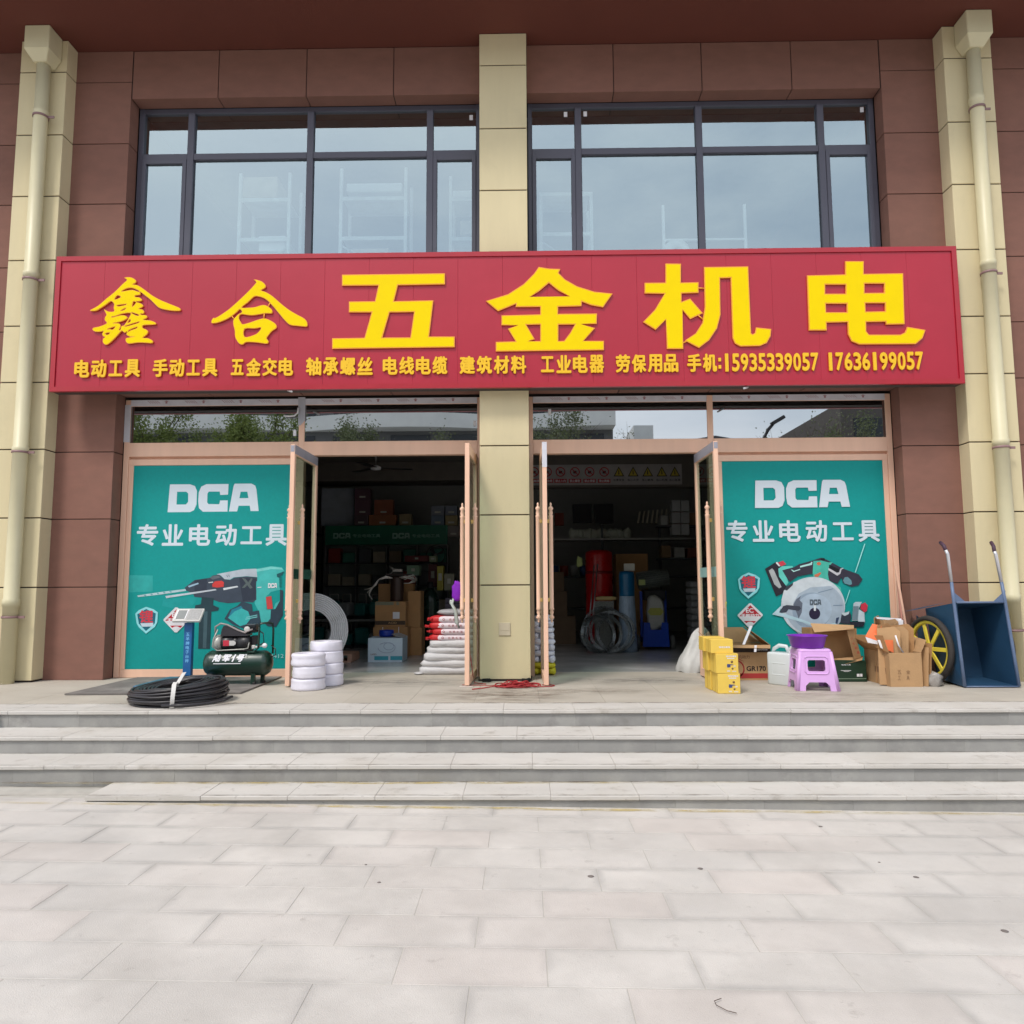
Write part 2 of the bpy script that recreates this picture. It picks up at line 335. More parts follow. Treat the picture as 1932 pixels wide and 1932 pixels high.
# ================================================================== SETTING: ground, steps, platform
SL = -.012                                                            # the ground falls a little to the right
ground = tag(MB().add([(-60, -70, -.468 - 60 * -SL * 0), (60, -70, -.468), (60, -2.6, -.468), (-60, -2.6, -.468)], [(0, 1, 2, 3)]).obj('ground', M_GROUT), kind='structure')
ground.rotation_euler = (0, math.atan(-SL), 0)
stone = MB().box(-.2988, .2988, -.1475, .1475, -.012, 0, c=.002).mesh('paving_stone', M_PAVE)
for r in range(15):
    yc = -3.35 - .3 * r + .004 * 0
    for k in range(-10, 11 if r < 9 else 10):
        xc = k * .6 + (.3 if r % 2 else .0) + .28 - .28
        if r % 2 == 0: xc += 0
        o = link('paving_stone', stone, ground, (xc + (.3 if r % 2 == 0 else 0) + (0 if r % 2 == 0 else -.3) , yc, -.4662 + random.uniform(-.0008, .0008)))
        o.rotation_euler = (random.uniform(-.002, .002), random.uniform(-.001, .001), random.uniform(-.002, .002))
# far paving: stones joined, behind the camera
fm = MB()
for r in range(15, 60):
    for k in range(-26, 27):
        fm.box(k * .6 + (r % 2) * .3 - .2975, k * .6 + (r % 2) * .3 + .2975, -3.35 - .3 * r - .1475, -3.35 - .3 * r + .1475, -.4675, -.4662)
for r in range(15):
    for k in list(range(-26, -10)) + list(range(10 if r >= 9 else 11, 27)):
        x = k * .6 + (.3 if r % 2 == 0 else 0)
        fm.box(x - .2975, x + .2975, -3.35 - .3 * r - .1475, -3.35 - .3 * r + .1475, -.4675, -.4662)
fo = fm.obj('paving', M_PAVE, ground); fo['kind'] = 'stuff'

steps = tag(MB().box(-16, 16, -2.12, 0, -.7, -.035).box(-16, 16, -2.52, -2.12, -.7, -.175).box(-16, 16, -2.92, -2.52, -.7, -.305).box(-2.83, 16, -3.28, -2.92, -.7, -.426).obj('steps', M_GROUT), kind='structure')
ZN = [0, -.139, -.270, -.393]; YN = [-2.14, -2.54, -2.94, -3.30]; BK = [-1.74, -2.115, -2.515, -2.915]
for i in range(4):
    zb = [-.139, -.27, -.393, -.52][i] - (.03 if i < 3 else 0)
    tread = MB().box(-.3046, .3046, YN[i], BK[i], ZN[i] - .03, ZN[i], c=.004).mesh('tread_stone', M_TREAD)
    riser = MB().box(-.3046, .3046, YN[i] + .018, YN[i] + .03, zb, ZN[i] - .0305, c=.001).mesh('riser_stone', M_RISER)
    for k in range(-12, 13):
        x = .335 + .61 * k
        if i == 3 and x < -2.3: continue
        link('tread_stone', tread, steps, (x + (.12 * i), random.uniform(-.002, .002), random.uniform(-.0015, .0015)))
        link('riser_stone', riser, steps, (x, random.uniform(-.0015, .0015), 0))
# shaped end of the lowest tread
MB().prism([(0, 0)] * 0 + [(-2.86, ZN[3] - .03), (-2.052, ZN[3] - .03), (-2.052, ZN[3]), (-2.86, ZN[3])], YN[3], BK[3]).obj('tread_stone', M_TREAD, steps)
MB().box(-2.85, -2.42, YN[3] + .019, YN[3] + .03, -.5, ZN[3] - .031).obj('riser_stone', M_RISER, steps)
plat = MB().box(-.2992, .2992, -.2992, .2992, -.02, 0, c=.001).mesh('platform_tile', M_PLAT)
for r in range(4):
    for k in range(-11, 12):
        link('platform_tile', plat, steps, (k * .6 + .05, -1.438 + .6 * r, -.0015 + random.uniform(-.0008, .0008)))

# interior shell of the shop and of the room above
M_FLOOR = mat('polished_grey_floor', (186, 186, 184), .2, var=.12, sc=1.4, bump=.05, bsc=30, stain=[(1.2, .45, .7, (150, 150, 150), .6), (5, .6, .7, (200, 200, 198), .4)])
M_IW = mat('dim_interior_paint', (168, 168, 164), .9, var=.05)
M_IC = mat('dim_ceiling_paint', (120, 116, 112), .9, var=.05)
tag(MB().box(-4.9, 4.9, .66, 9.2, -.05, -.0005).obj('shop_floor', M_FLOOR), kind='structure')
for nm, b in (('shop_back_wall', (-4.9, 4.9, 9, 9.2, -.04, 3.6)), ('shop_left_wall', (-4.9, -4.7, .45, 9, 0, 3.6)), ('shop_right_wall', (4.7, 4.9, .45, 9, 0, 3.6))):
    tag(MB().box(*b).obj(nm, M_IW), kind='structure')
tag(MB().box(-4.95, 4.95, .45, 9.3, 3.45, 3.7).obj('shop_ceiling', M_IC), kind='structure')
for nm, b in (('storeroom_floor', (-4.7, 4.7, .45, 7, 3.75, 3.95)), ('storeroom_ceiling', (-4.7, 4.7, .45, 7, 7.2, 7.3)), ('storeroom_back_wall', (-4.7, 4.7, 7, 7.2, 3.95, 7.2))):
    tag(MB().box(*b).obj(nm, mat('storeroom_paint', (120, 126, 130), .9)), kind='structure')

# ================================================================== BUILDING
bld = thing('shop_building', 'brown panelled shop front with beige pilasters, dark upper windows and open glass doors', 'building')
ZJ = [0.0, 1.062, 1.857, 2.655, 3.45, 4.13, 4.935, 5.735, 6.515, 7.325, 7.74]
def pilaster(x0, x1, foot=.0):
    core = MB().box(x0 + .012, x1 - .012, -.188, .1, .0, 7.735).obj('pilaster', M_JOINT, bld)
    for a, b in zip(ZJ[:-1], ZJ[1:]):
        MB().box(x0, x1, -.2, .099, a + .007 if a > 0 else .02, b - .007, c=.004).obj('stone_panel', M_BEIGE, core)
    return core
pilaster(-.284, .284); pilaster(-5.90, -5.33); pilaster(5.29, 5.86)
MB().box(-.30, .30, -.21, .1, .0, .018).obj('skirting', M_JOINT, bld)
# brown cladding
wall = MB()
for a, b in ((-5.34, -4.645), (4.645, 5.31)): wall.box(a, b, .012, .5, 0, 7.735)
for a, b in ((-9, -5.89), (5.85, 9)): wall.box(a, b, .012, .5, 0, 7.735)
wall.box(-4.64, 4.64, .012, .5, 7.112, 7.735); wall.box(-4.64, 4.64, .012, .45, 3.372, 4.69)
wall = wall.obj('wall', M_JOINT, bld)
for sx in (-1, 1):
    xi, xo = (4.632, 5.30 if sx > 0 else 5.34)
    for a, b in zip(ZJ[:-1], ZJ[1:]):
        x0, x1 = sorted((sx * xi, sx * xo)); MB().box(x0, x1, 0, .2, (a + .005) if a else .0, b - .005, c=.003).obj('wall_panel', M_BROWN, wall)
        x0, x1 = sorted((sx * (5.85 if sx > 0 else 5.89), sx * 9)); MB().box(x0, x1, 0, .2, (a + .005) if a else .0, b - .005 - .0, c=.003).obj('wall_panel', M_BROWN, wall)
for sx in (-1, 1):
    xs = [.284, 1.36, 2.445, 3.545, 4.622]
    for a, b in zip(xs[:-1], xs[1:]):
        x0, x1 = sorted((sx * (a + .005), sx * (b - .005))); MB().box(x0, x1, 0, .198, 7.10, 7.73, c=.003).obj('wall_panel', M_BROWN, wall)
        MB().box(x0, x1, 0, .19, 3.36, 4.0, c=.003).obj('wall_panel', M_BROWN, wall)
        MB().box(x0, x1, 0, .18, 4.01, 4.69, c=.003).obj('wall_panel', M_BROWN, wall)
# overhang
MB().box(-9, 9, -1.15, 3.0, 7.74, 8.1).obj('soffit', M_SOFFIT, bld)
MB().box(-9, 9, -.0, 9.3, 8.1, 12).box(-9, -4.9, .5, 9.3, 0, 7.74).box(4.9, 9, .5, 9.3, 0, 7.74).obj('upper_wall', M_BROWN, bld)

def bar(mb, x0, x1, z0, z1, y0, y1): mb.box(x0, x1, y0, y1, z0, z1, c=.003)
# upper windows: each a part with panes, casement frames and mullions as sub-parts
for s in (-1, 1):
    xe, xi = 4.62, .30
    m1, m2, m3 = 3.955, 2.44, .93
    X = lambda a, b: sorted((s * a, s * b))
    f = MB(); zt, zb, zr = 7.10, 4.7, 6.455
    fw = .06
    for (a, b) in ((xe - fw, xe), (xi, xi + .05)): x0, x1 = X(a, b); bar(f, x0, x1, zb, zt, .2, .28)
    x0, x1 = X(xi, xe); f.box(x0, x1, .21, .275, zt - fw, zt)
    wf = f.obj('window', M_FRAME, bld)
    for mm in (m1, m2, m3):
        x0, x1 = X(mm - .04, mm + .04); q = MB(); bar(q, x0, x1, zb, zt - fw - .002, .195, .282); q.obj('mullion', M_FRAME, wf)
    spans = [(xi + .05, m3 - .04), (m3 + .04, m2 - .04), (m2 + .04, m1 - .04), (m1 + .04, xe - fw)]
    for a, b in spans:
        x0, x1 = X(a + .001, b - .001); q = MB(); bar(q, x0, x1, zr - .04, zr + .04, .2, .278); q.obj('transom_bar', M_FRAME, wf)
        MB().box(x0 + .004, x1 - .004, .238, .246, zr + .041, zt - fw - .001).obj('pane', G_UP, wf)
    for i, (a, b) in enumerate(spans):
        x0, x1 = X(a + .002, b - .002)
        if i in (0, 3):
            q = MB(); c = .05
            q.box(x0, x0 + c, .188, .262, zb, zr - .042, c=.003).box(x1 - c, x1, .188, .262, zb, zr - .042, c=.003).box(x0 + c, x1 - c, .19, .26, zr - .042 - c, zr - .042)
            q.obj('casement_frame', M_FRAME, wf)
            MB().box(x0 + c + .001, x1 - c - .001, .222, .230, zb, zr - .043 - c).obj('pane', G_UP, wf)
        else: MB().box(x0 + .004, x1 - .004, .238, .246, zb, zr - .041).obj('pane', G_UP, wf)
    for (c, x, y) in ((('B', 0, 0),) * 0): pass
# white stickers left on panes
for (u, v) in ((889, 222), (1067, 216), (1104, 215), (1626, 207)):
    x, z = at('U', u, v, .236); MB().box(x - .022, x + .022, .232, .2365, z - .033, z + .033, c=.001).obj('sticker', M_WHITE, bld)

# shop front, lower: frames
for s in (-1, 1):
    X = lambda a, b: sorted((s * a, s * b))
    f = MB()
    x0, x1 = X(4.56, 4.625); f.box(x0, x1, .2, .3, 0, 3.33, c=.003)
    x0, x1 = X(.288, .335); f.box(x0, x1, .2, .3, 0, 3.33, c=.003)
    x0, x1 = X(2.43, 2.50); f.box(x0, x1, .2, .3, 0.0, 3.33, c=.003)
    for a, b in ((.336, 2.429), (2.501, 4.559)):
        x0, x1 = X(a, b); f.box(x0, x1, .198, .3, 2.63, 2.80, c=.003); f.box(x0, x1, .2, .3, 3.252, 3.33, c=.003)
    x0, x1 = X(2.501, 4.559); f.box(x0, x1, .214, .3, 2.525, 2.6, c=.003); f.box(x0, x1, .214, .3, .0, .095, c=.003); f.box(x0, x1, .25, .3, 2.6, 2.63)
    x0, x1 = X(4.5, 4.558); f.box(x0, x1, .212, .299, .096, 2.524, c=.003)
    x0, x1 = X(2.502, 2.59); f.box(x0, x1, .212, .299, .096, 2.524, c=.003)
    sf = f.obj('shopfront_frame', M_ROSE, bld)
    for a, b in ((.336, 2.429), (2.501, 4.559)):
        x0, x1 = X(a, b); MB().box(x0, x1, .212, .220, 2.801, 3.251).obj('pane', G_TR, sf)
        # printed film still on the head of the frame
        q = MB().box(x0 + .0, x1 - .0, .1955, .1985, 3.254, 3.328); q.obj('protective_film', M_FILMW, sf)
        xx = x0 + .2
        g = MB()
        while xx < x1 - .15:
            for j in range(5): g.add([(xx + j * .028, .1945, 3.318), (xx + j * .028 + .008, .1945, 3.318), (xx + j * .028 + .05, .1945, 3.285), (xx + j * .028 + .042, .1945, 3.285)], [(0, 1, 2, 3)])
            cx = xx + .235
            g.add([(cx, .1945, 3.321), (cx - .028, .1945, 3.306), (cx + .028, .1945, 3.306)], [(0, 1, 2)]); g.box(cx - .012, cx + .012, .1944, .1950, 3.283, 3.305); xx += .455
        g.obj('film_print', mat('film_print_ink', (160, 120, 125), .7), sf)
    x0, x1 = X(2.591, 4.499); MB().box(x0, x1, .227, .235, .097, 2.523).obj('pane', G_CLR, sf)
    if s < 0:
        MB().box(-4.629, -4.556, .1945, .1985, 2.81, 3.27).obj('protective_film', M_FILMW, sf)
    # little white handles / stickers on transoms
for (u, v) in ((556, 817), (896, 799), (1037, 777)):
    x, z = at('U', u, v, .208); MB().box(x - .018, x + .018, .206, .2105, z - .035, z + .035).obj('sticker', M_WHITE, bld)
# peeling film pieces at the centre-left mullion
q = MB()
p = [at('O', *a, .19) for a in ((1492, 160), (1545, 160), (1545, 335), (1505, 378), (1490, 370))]
q.prism(p, .188, .1955); q.obj('protective_film', mat('peeling_film', (170, 172, 180), .4, bump=.4, bsc=20), bld)
q = MB(); q.tube([(at('O', x, y, .16)[0], .17, at('O', x, y, .16)[1]) for x, y in ((1378, 300), (1420, 305), (1460, 300), (1485, 280), (1490, 240))], .012, 5); q.obj('protective_film', M_WHITE, bld)

# doors -------------------------------------------------------------
def door_leaf(hx, y1, ang, side, label, handles=(1, 1)):
    """hx hinge x; leaf length .86; ang: direction from hinge; built along local +X, face normal local Y"""
    W, H = .86, 2.60
    f = MB(); st = .052; th = .024
    f.box(0, st, -th, th, .012, H, c=.003).box(W - st, W, -th, th, .012, H, c=.003)
    f.box(st, W - st, -th, th, H - .11, H, c=.003).box(st, W - st, -th, th, .012, .10, c=.003)
    d = f.obj('door', M_ROSE, bld, (hx, y1, 0), ang); d['label'] = label
    MB().box(st, W - st, -.004, .004, .10, H - .11).obj('pane', G_CL, d)
    xh = W - .16
    for sgn in (-1, 1):
        h = MB(); M = Matrix.Translation((xh, sgn * .07, 0))
        prof = [(.0, .655), (.006, .66), (.009, .672), (.006, .69), (.016, .70), (.022, .712), (.012, .735), (.010, .745), (.017, .765), (.012, .79), (.022, .80), (.017, .815),
                (.017, 1.80), (.022, 1.815), (.012, 1.825), (.018, 1.845), (.012, 1.875), (.022, 1.893), (.016, 1.91), (.006, 1.925), (.009, 1.94), (.006, 1.955), (0, 1.965)]
        h.lathe([(r_ * 1.4, z_) for r_, z_ in prof], 14, 0, M)
        ho = h.obj('handle', M_ROSE, d)
        for z in (.90, 1.755):
            MB().box(xh - .02, xh + .02, sgn * .0245 if sgn > 0 else -.052, .052 if sgn > 0 else -.0245, z - .02, z + .02, c=.004).obj('handle_bracket', M_BRASS, d)
    return d
dl = door_leaf(-2.28, .20, math.radians(-91), -1, 'open glass door leaf beside the drill poster')
d2 = door_leaf(-.36, .20, math.radians(-92.2), -1, 'open glass door leaf just left of the central pilaster')
d3 = door_leaf(.43, .20, math.radians(-89), 1, 'open glass door leaf just right of the central pilaster')
d4 = door_leaf(2.28, .20, math.radians(-89), 1, 'open glass door leaf beside the circular saw poster')
# grey film on top rails of outer doors and white film on the third
for d in (dl, d4):
    MB().box(.01, .855, -.0265, -.0245, 2.50, 2.598).box(.01, .855, .0245, .0265, 2.50, 2.598).box(.8602, .862, -.02, .02, 2.52, 2.59).obj('protective_film', mat('grey_film', (150, 150, 160), .5, bump=.3, bsc=30), d)
    MB().box(.06, .80, -.0065, -.0045, 1.14, 1.25).obj('door_film_band', mat('frosted_band', (150, 190, 185), .5), d)
MB().box(.8602, .863, -.026, .026, 2.33, 2.605).obj('protective_film', M_FILMW, d3)
# purple pouch hung on the second door's handle
t = thing('purple_pouch', 'purple cloth pouch with white strap hung on the handle left of the central pilaster', 'pouch', (-.50, -.47, 0))
part('pouch', MB().pillow(0, 0, 1.0, .13, .09, .2, e=.9, seed=3, lump=.08), mat('purple_cloth', (122, 20, 170), .8, bump=.6, bsc=40), t)
part('strap', MB().tube([(-.05, 0, .93), (-.07, -.02, .86), (-.03, 0, .78), (-.02, .01, .66), (.01, 0, .6)], [.012, .016, .02, .024, .014], 6), mat('pale_cloth', (178, 184, 178), .85), t)
part('tassel', MB().pillow(-.075, -.01, .88, .045, .03, .05, e=.9, seed=5), mat('pale_cloth', (178, 184, 178), .85), t)

# outlet on the pilaster
x, z = at('U', 952, 1187, -.205)
MB().box(x - .066, x + .066, -.212, -.2005, z - .072, z + .072, c=.004).box(x - .05, x + .05, -.2155, -.2125, z - .015, z + .05, c=.002).obj('outlet_box', mat('outlet_plastic', (196, 184, 160), .6), bld)
# skirting crumbs of black mortar
for xx, ww in ((-.2, .13), (.235, .12)):
    tag(MB().pillow(xx, -.26, .012, ww * .8, .06, .045, e=.7, seed=int(xx * 9), lump=.1).obj('mortar_lump', mat('black_lump', (10, 10, 10), .9)), ('black lump at the left foot of the central pilaster' if xx < 0 else 'black lump at the right foot of the central pilaster'), 'lump', 'black lumps at the foot of the central pilaster')

# ================================================================== SIGN
YS = -.38
sign = thing('signboard', 'long red shop signboard with large raised yellow characters and a phone number line', 'sign', (0, 0, 0))
sx0, sx1, sz0, sz1 = -5.20, 5.18, 3.29, 4.895
f = MB(); c = .055
def mitre(mb, x0, x1, z0, z1):
    y0, yb = YS, -.335
    for pts in ([(x0, z0), (x1, z0), (x1 - c, z0 + c), (x0 + c, z0 + c)], [(x0 + c, z1 - c), (x1 - c, z1 - c), (x1, z1), (x0, z1)],
                [(x0, z0 + .0005), (x0 + c, z0 + c + .0005), (x0 + c, z1 - c - .0005), (x0, z1 - .0005)], [(x1 - c, z0 + c + .0005), (x1, z0 + .0005), (x1, z1 - .0005), (x1 - c, z1 - c - .0005)]):
        mb.prism(pts, y0, yb)
mitre(f, sx0, sx1, sz0, sz1); f.obj('sign_frame', M_REDF, sign); MB().box(sx0 + .004, sx1 - .004, -.334, -.206, sz0 + .006, sz1 - .004).obj('added_backing', mat('added_backing_dark', (70, 62, 60), .7, var=.15), sign)  # added dark backing, keeps the red underside out of the transom reflection
n = 20; xw = (sx1 - sx0 - 2 * c) / n
for i in range(n):
    a = sx0 + c + i * xw
    q = MB().box(a + .0006, a + xw - .0006, -.366, -.336, sz0 + c + .001, sz1 - c - .001, c=.001); q.obj('sign_panel', M_RED, sign)
YL = -.388
LM = [M_YEL, M_YELE]
big = {
 '五': ('S2', [[(42, 185), (637, 177), (637, 240), (365, 245), (342, 338), (570, 333), (545, 542), (693, 542), (693, 603), (-15, 613), (-15, 552), (172, 549), (213, 402), (82, 402), (82, 340), (232, 338), (252, 247), (42, 248)], [(317, 402), (458, 400), (437, 547), (275, 548)]]),
 '金': ('S2', [[(1178, 140), (1240, 150), (1303, 152), (1293, 175), (1330, 212), (1400, 252), (1500, 283), (1605, 294), (1550, 373), (1480, 360), (1427, 340), (1425, 366), (1290, 370), (1290, 411), (1515, 409), (1513, 468), (1420, 470), (1503, 493), (1437, 567), (1555, 567), (1555, 620), (930, 628), (930, 573), (1045, 570), (1000, 497), (1060, 477), (963, 476), (963, 420), (1187, 414), (1187, 370), (1045, 371), (1047, 353), (943, 395), (873, 337), (1000, 298), (1090, 240), (1150, 180)],
        [(1237, 232), (1290, 275), (1357, 310), (1127, 313), (1180, 280)], [(1106, 474), (1187, 472), (1187, 568), (1115, 570), (1155, 557)], [(1292, 473), (1387, 472), (1360, 520), (1325, 567), (1292, 568)]]),
 '机': ('S3', [[(195, 107), (275, 108), (275, 205), (365, 203), (365, 257), (278, 260), (278, 303), (322, 287), (387, 362), (322, 392), (283, 345), (287, 545), (203, 545), (197, 395), (145, 447), (80, 407), (140, 345), (190, 262), (88, 260), (88, 206), (195, 205)],
        [(393, 125), (620, 122), (635, 465), (643, 470), (655, 462), (660, 435), (738, 443), (735, 480), (715, 515), (680, 530), (580, 532), (552, 517), (540, 490), (530, 180), (475, 182), (478, 370), (460, 440), (420, 500), (368, 540), (295, 502), (350, 465), (385, 410), (397, 330)]]),
 '电': ('S3', [[(1118, 95), (1213, 95), (1213, 160), (1415, 157), (1423, 418), (1328, 420), (1326, 405), (1225, 407), (1226, 455), (1240, 472), (1400, 472), (1425, 460), (1437, 432), (1530, 448), (1515, 490), (1480, 520), (1190, 522), (1150, 505), (1133, 470), (1130, 407), (1022, 410), (1023, 450), (932, 450), (922, 168), (1118, 163)],
        [(1015, 215), (1120, 215), (1120, 262), (1015, 262)], [(1217, 210), (1318, 210), (1318, 257), (1217, 258)], [(1018, 313), (1126, 313), (1127, 357), (1020, 357)], [(1221, 310), (1322, 310), (1323, 352), (1223, 354)]]),
 '合': ('X2', [[(860, 140), (920, 145), (1000, 170), (1060, 215), (1085, 265), (1060, 300), (1000, 340), (1080, 370), (1200, 440), (1350, 570), (1500, 690), (1650, 780), (1780, 850), (1840, 910), (1855, 980), (1830, 1010), (1700, 1000), (1540, 980), (1450, 910), (1330, 770), (1240, 660), (1180, 595), (1140, 550), (1060, 490), (960, 455), (870, 455), (760, 555), (640, 655), (750, 660), (880, 650), (1000, 615), (1080, 615), (1160, 660), (1205, 715), (1190, 765), (1080, 765), (900, 795), (780, 800), (650, 780), (600, 800), (590, 860), (620, 920), (660, 965), (800, 930), (930, 885), (1050, 858), (1150, 885), (1250, 945), (1285, 1000), (1270, 1045), (1200, 1090), (1140, 1160), (1100, 1225), (1135, 1280), (1110, 1325), (1000, 1315), (880, 1300), (720, 1298), (660, 1340), (600, 1330), (550, 1270), (515, 1190), (510, 1080), (485, 980), (485, 890), (520, 840), (580, 780), (645, 740), (605, 690), (560, 730), (470, 805), (400, 850), (300, 900), (180, 940), (85, 945), (85, 890), (120, 845), (150, 850), (250, 795), (400, 690), (550, 560), (750, 370), (880, 230), (905, 185)],
        [(693, 1052), (880, 1045), (995, 1030), (940, 1120), (850, 1170), (695, 1200)]]),
 '鑫': ('X1', [[(750, 105), (850, 100), (930, 130), (970, 175), (950, 215), (905, 240), (980, 250), (1060, 290), (1170, 370), (1300, 465), (1450, 545), (1620, 615), (1780, 680), (1825, 715), (1800, 748), (1650, 745), (1500, 720), (1410, 690), (1340, 630), (1250, 540), (1150, 460), (1058, 390), (1050, 410), (1040, 440), (950, 455), (955, 480), (1030, 490), (1080, 530), (1060, 560), (960, 575), (1050, 600), (1105, 645), (1080, 680), (1025, 710), (1095, 725), (1125, 775), (1100, 805), (1060, 805), (1070, 825), (1150, 830), (1185, 860), (1160, 895), (1110, 920), (1220, 930), (1310, 955), (1355, 990), (1310, 1015), (1110, 1025), (1100, 1080), (1160, 1105), (1200, 1150), (1170, 1205), (1100, 1265), (1200, 1275), (1290, 1325), (1270, 1370), (1150, 1365), (1000, 1360), (850, 1380), (790, 1365), (765, 1310), (790, 1270), (945, 1245), (860, 1250), (780, 1205), (800, 1150), (740, 1168), (690, 1135), (600, 1230), (480, 1350), (400, 1400), (350, 1385), (325, 1340), (335, 1280), (370, 1255), (330, 1235), (315, 1190), (340, 1140), (290, 1150), (180, 1150), (125, 1105), (160, 1070), (260, 1050), (400, 990), (365, 930), (370, 870), (395, 820), (350, 720), (420, 755), (480, 765), (545, 755), (535, 690), (545, 620), (500, 567), (460, 575), (400, 620), (280, 700), (200, 745), (110, 752), (80, 738), (130, 710), (250, 640), (400, 510), (560, 380), (700, 240), (780, 170), (785, 145), (750, 120)],
        [(560, 530), (605, 452), (672, 485)], [(690, 375), (780, 320), (900, 310), (1030, 370), (1005, 378), (900, 345), (780, 360)], [(610, 640), (765, 620), (765, 635), (630, 662)], [(680, 742), (765, 695), (755, 720), (700, 745)], [(915, 572), (965, 590), (895, 670)],
        [(890, 782), (1020, 825), (990, 842), (900, 802)], [(500, 862), (560, 855), (700, 805), (860, 792), (830, 880), (740, 1025), (690, 1040), (665, 1115), (642, 1113), (670, 1050), (655, 1000), (600, 985), (520, 988), (640, 965), (740, 930), (803, 885), (780, 850), (720, 832), (640, 840), (520, 872)],
        [(850, 910), (860, 950), (805, 980)], [(770, 1037), (1010, 962), (1000, 985), (785, 1047)], [(805, 1146), (870, 1100), (985, 1060), (975, 1085), (880, 1118), (818, 1150)], [(375, 1190), (400, 1175), (460, 1170), (440, 1200), (400, 1208)], [(412, 1102), (550, 1055), (560, 1067), (512, 1112), (480, 1100)]]),
}
def smooth(lp, n=3):
    o = []; m = len(lp)
    for i in range(m):
        p0, p1, p2, p3 = [Vector(lp[(i + d) % m]) for d in (-1, 0, 1, 2)]
        for j in range(n):
            t_ = j / n; o.append(tuple(.5 * ((2 * p1) + (p2 - p0) * t_ + (2 * p0 - 5 * p1 + 4 * p2 - p3) * t_ ** 2 + (3 * p1 - p0 - 3 * p2 + p3) * t_ ** 3)))
    return o
def shrink(lp, d, hole):
    """move an outline inwards (outer) or outwards (hole) by d"""
    m = len(lp); A_ = sum(lp[i][0] * lp[(i + 1) % m][1] - lp[(i + 1) % m][0] * lp[i][1] for i in range(m)); sg = (1 if A_ > 0 else -1) * (-1 if hole else 1); o = []
    for i in range(m):
        a = Vector(lp[i - 1]); b = Vector(lp[i]); c = Vector(lp[(i + 1) % m]); e1 = (b - a); e2 = (c - b)
        if e1.length < 1e-6 or e2.length < 1e-6: o.append(tuple(b)); continue
        e1.normalize(); e2.normalize(); n1 = Vector((-e1.y, e1.x)); n2 = Vector((-e2.y, e2.x)); q = n1 + n2; q = q / max(.6, q.length_squared / 2) if q.length > .01 else n1
        o.append(tuple(b + q * d * sg))
    return o
for k, (c0, loops) in big.items():
    cal = c0 in ('X1', 'X2'); W_ = [[at(c0, x, y, YL) for x, y in lp] for lp in loops]
    if cal: W_ = [smooth(lp) for lp in W_]
    holes = [False] + [True] * (len(W_) - 1)
    if k == '机': holes = [False, False]
    ch_ = sheet(shape_mesh(W_), YL, .018, [M_YELE], 'character', sign)
    sheet(shape_mesh([shrink(lp, .006 if cal else .011, h_) for lp, h_ in zip(W_, holes)]), YL - .0012, .001, [M_YEL], 'letter_face', ch_)
cn = MB()
for c0, a, b in (('X2', (450, 810), (500, 870)), ('X2', (1160, 575), (1122, 640)), ('X2', (1055, 768), (1045, 860)), ('S3', (362, 232), (395, 234)), ('S3', (362, 370), (392, 396)), ('S3', (284, 514), (303, 507))):
    p, q_ = at(c0, *a, YL), at(c0, *b, YL); cn.cyl((p[0], YL + .008, p[1]), (q_[0], YL + .008, q_[1]), .008, 6)
cn.obj('letter_link', M_YELE, sign)
row = [('电动工具', 140, 264), ('手动工具', 288, 410), ('五金交电', 434, 553), ('轴承螺丝', 577, 703), ('电线电缆', 722, 844), ('建筑材料', 867, 993), ('工业电器', 1019, 1140), ('劳保用品', 1162, 1280), ('手机', 1297, 1353), (':', 1356, 1361), ('15935339057', 1365, 1545), ('17636199057', 1561, 1743)]
def rowz(u):                                    # the text line follows the board
    return 712 - 14 * (u - 140) / 1600., 676 - 9.5 * (u - 140) / 1600.
zlo = np.mean([at('U', u, rowz(u)[0], YL)[1] for u in range(140, 1740, 100)]); zhi = np.mean([at('U', u, rowz(u)[1], YL)[1] for u in range(140, 1740, 100)])
for wd, u0, u1 in row:
    X0 = at('U', u0, 695, YL)[0]; X1 = at('U', u1, 695, YL)[0]; n = len(wd)
    dig = wd[0].isdigit(); gap = .10 if not dig else .14; cw = (X1 - X0) / (n - gap) if n > 1 else X1 - X0
    for i, ch in enumerate(wd):
        a = X0 + i * cw; b = a + cw * (1 - gap) if n > 1 else X1
        if ch == ':':
            MB().box(a, b, YL, YL + .016, zlo + .035, zlo + .075).box(a, b, YL, YL + .016, zlo + .12, zlo + .16).obj('character', M_YEL2, sign); continue
        if ch == '1': a += cw * .22; b -= cw * .26
        ins = {'工': .01, '五': .01}.get(ch, 0)
        text(ch, a + ins, b - ins, zlo + (.012 if ch in '工五' else 0), zhi - (.012 if ch in '工五' else 0), YL, [M_YEL2, M_YELE], sign, 'character', .035 if not dig else .042, depth=.016)
# small lamps / spouts under the sign
for (u, v, l) in ((548, 738, 'left'), (1406, 732, 'right')):
    x, z = at('U', u, v, -.3); s_ = 1 if l == 'left' else -1
    tag(MB().cyl((x - s_ * .03, -.3, z + .01), (x + s_ * .035, -.36, z - .02), .012, 8).obj('spout', M_WHITE), 'small pale spout sticking out under the %s half of the red sign' % l, 'spout', 'spouts under the sign')

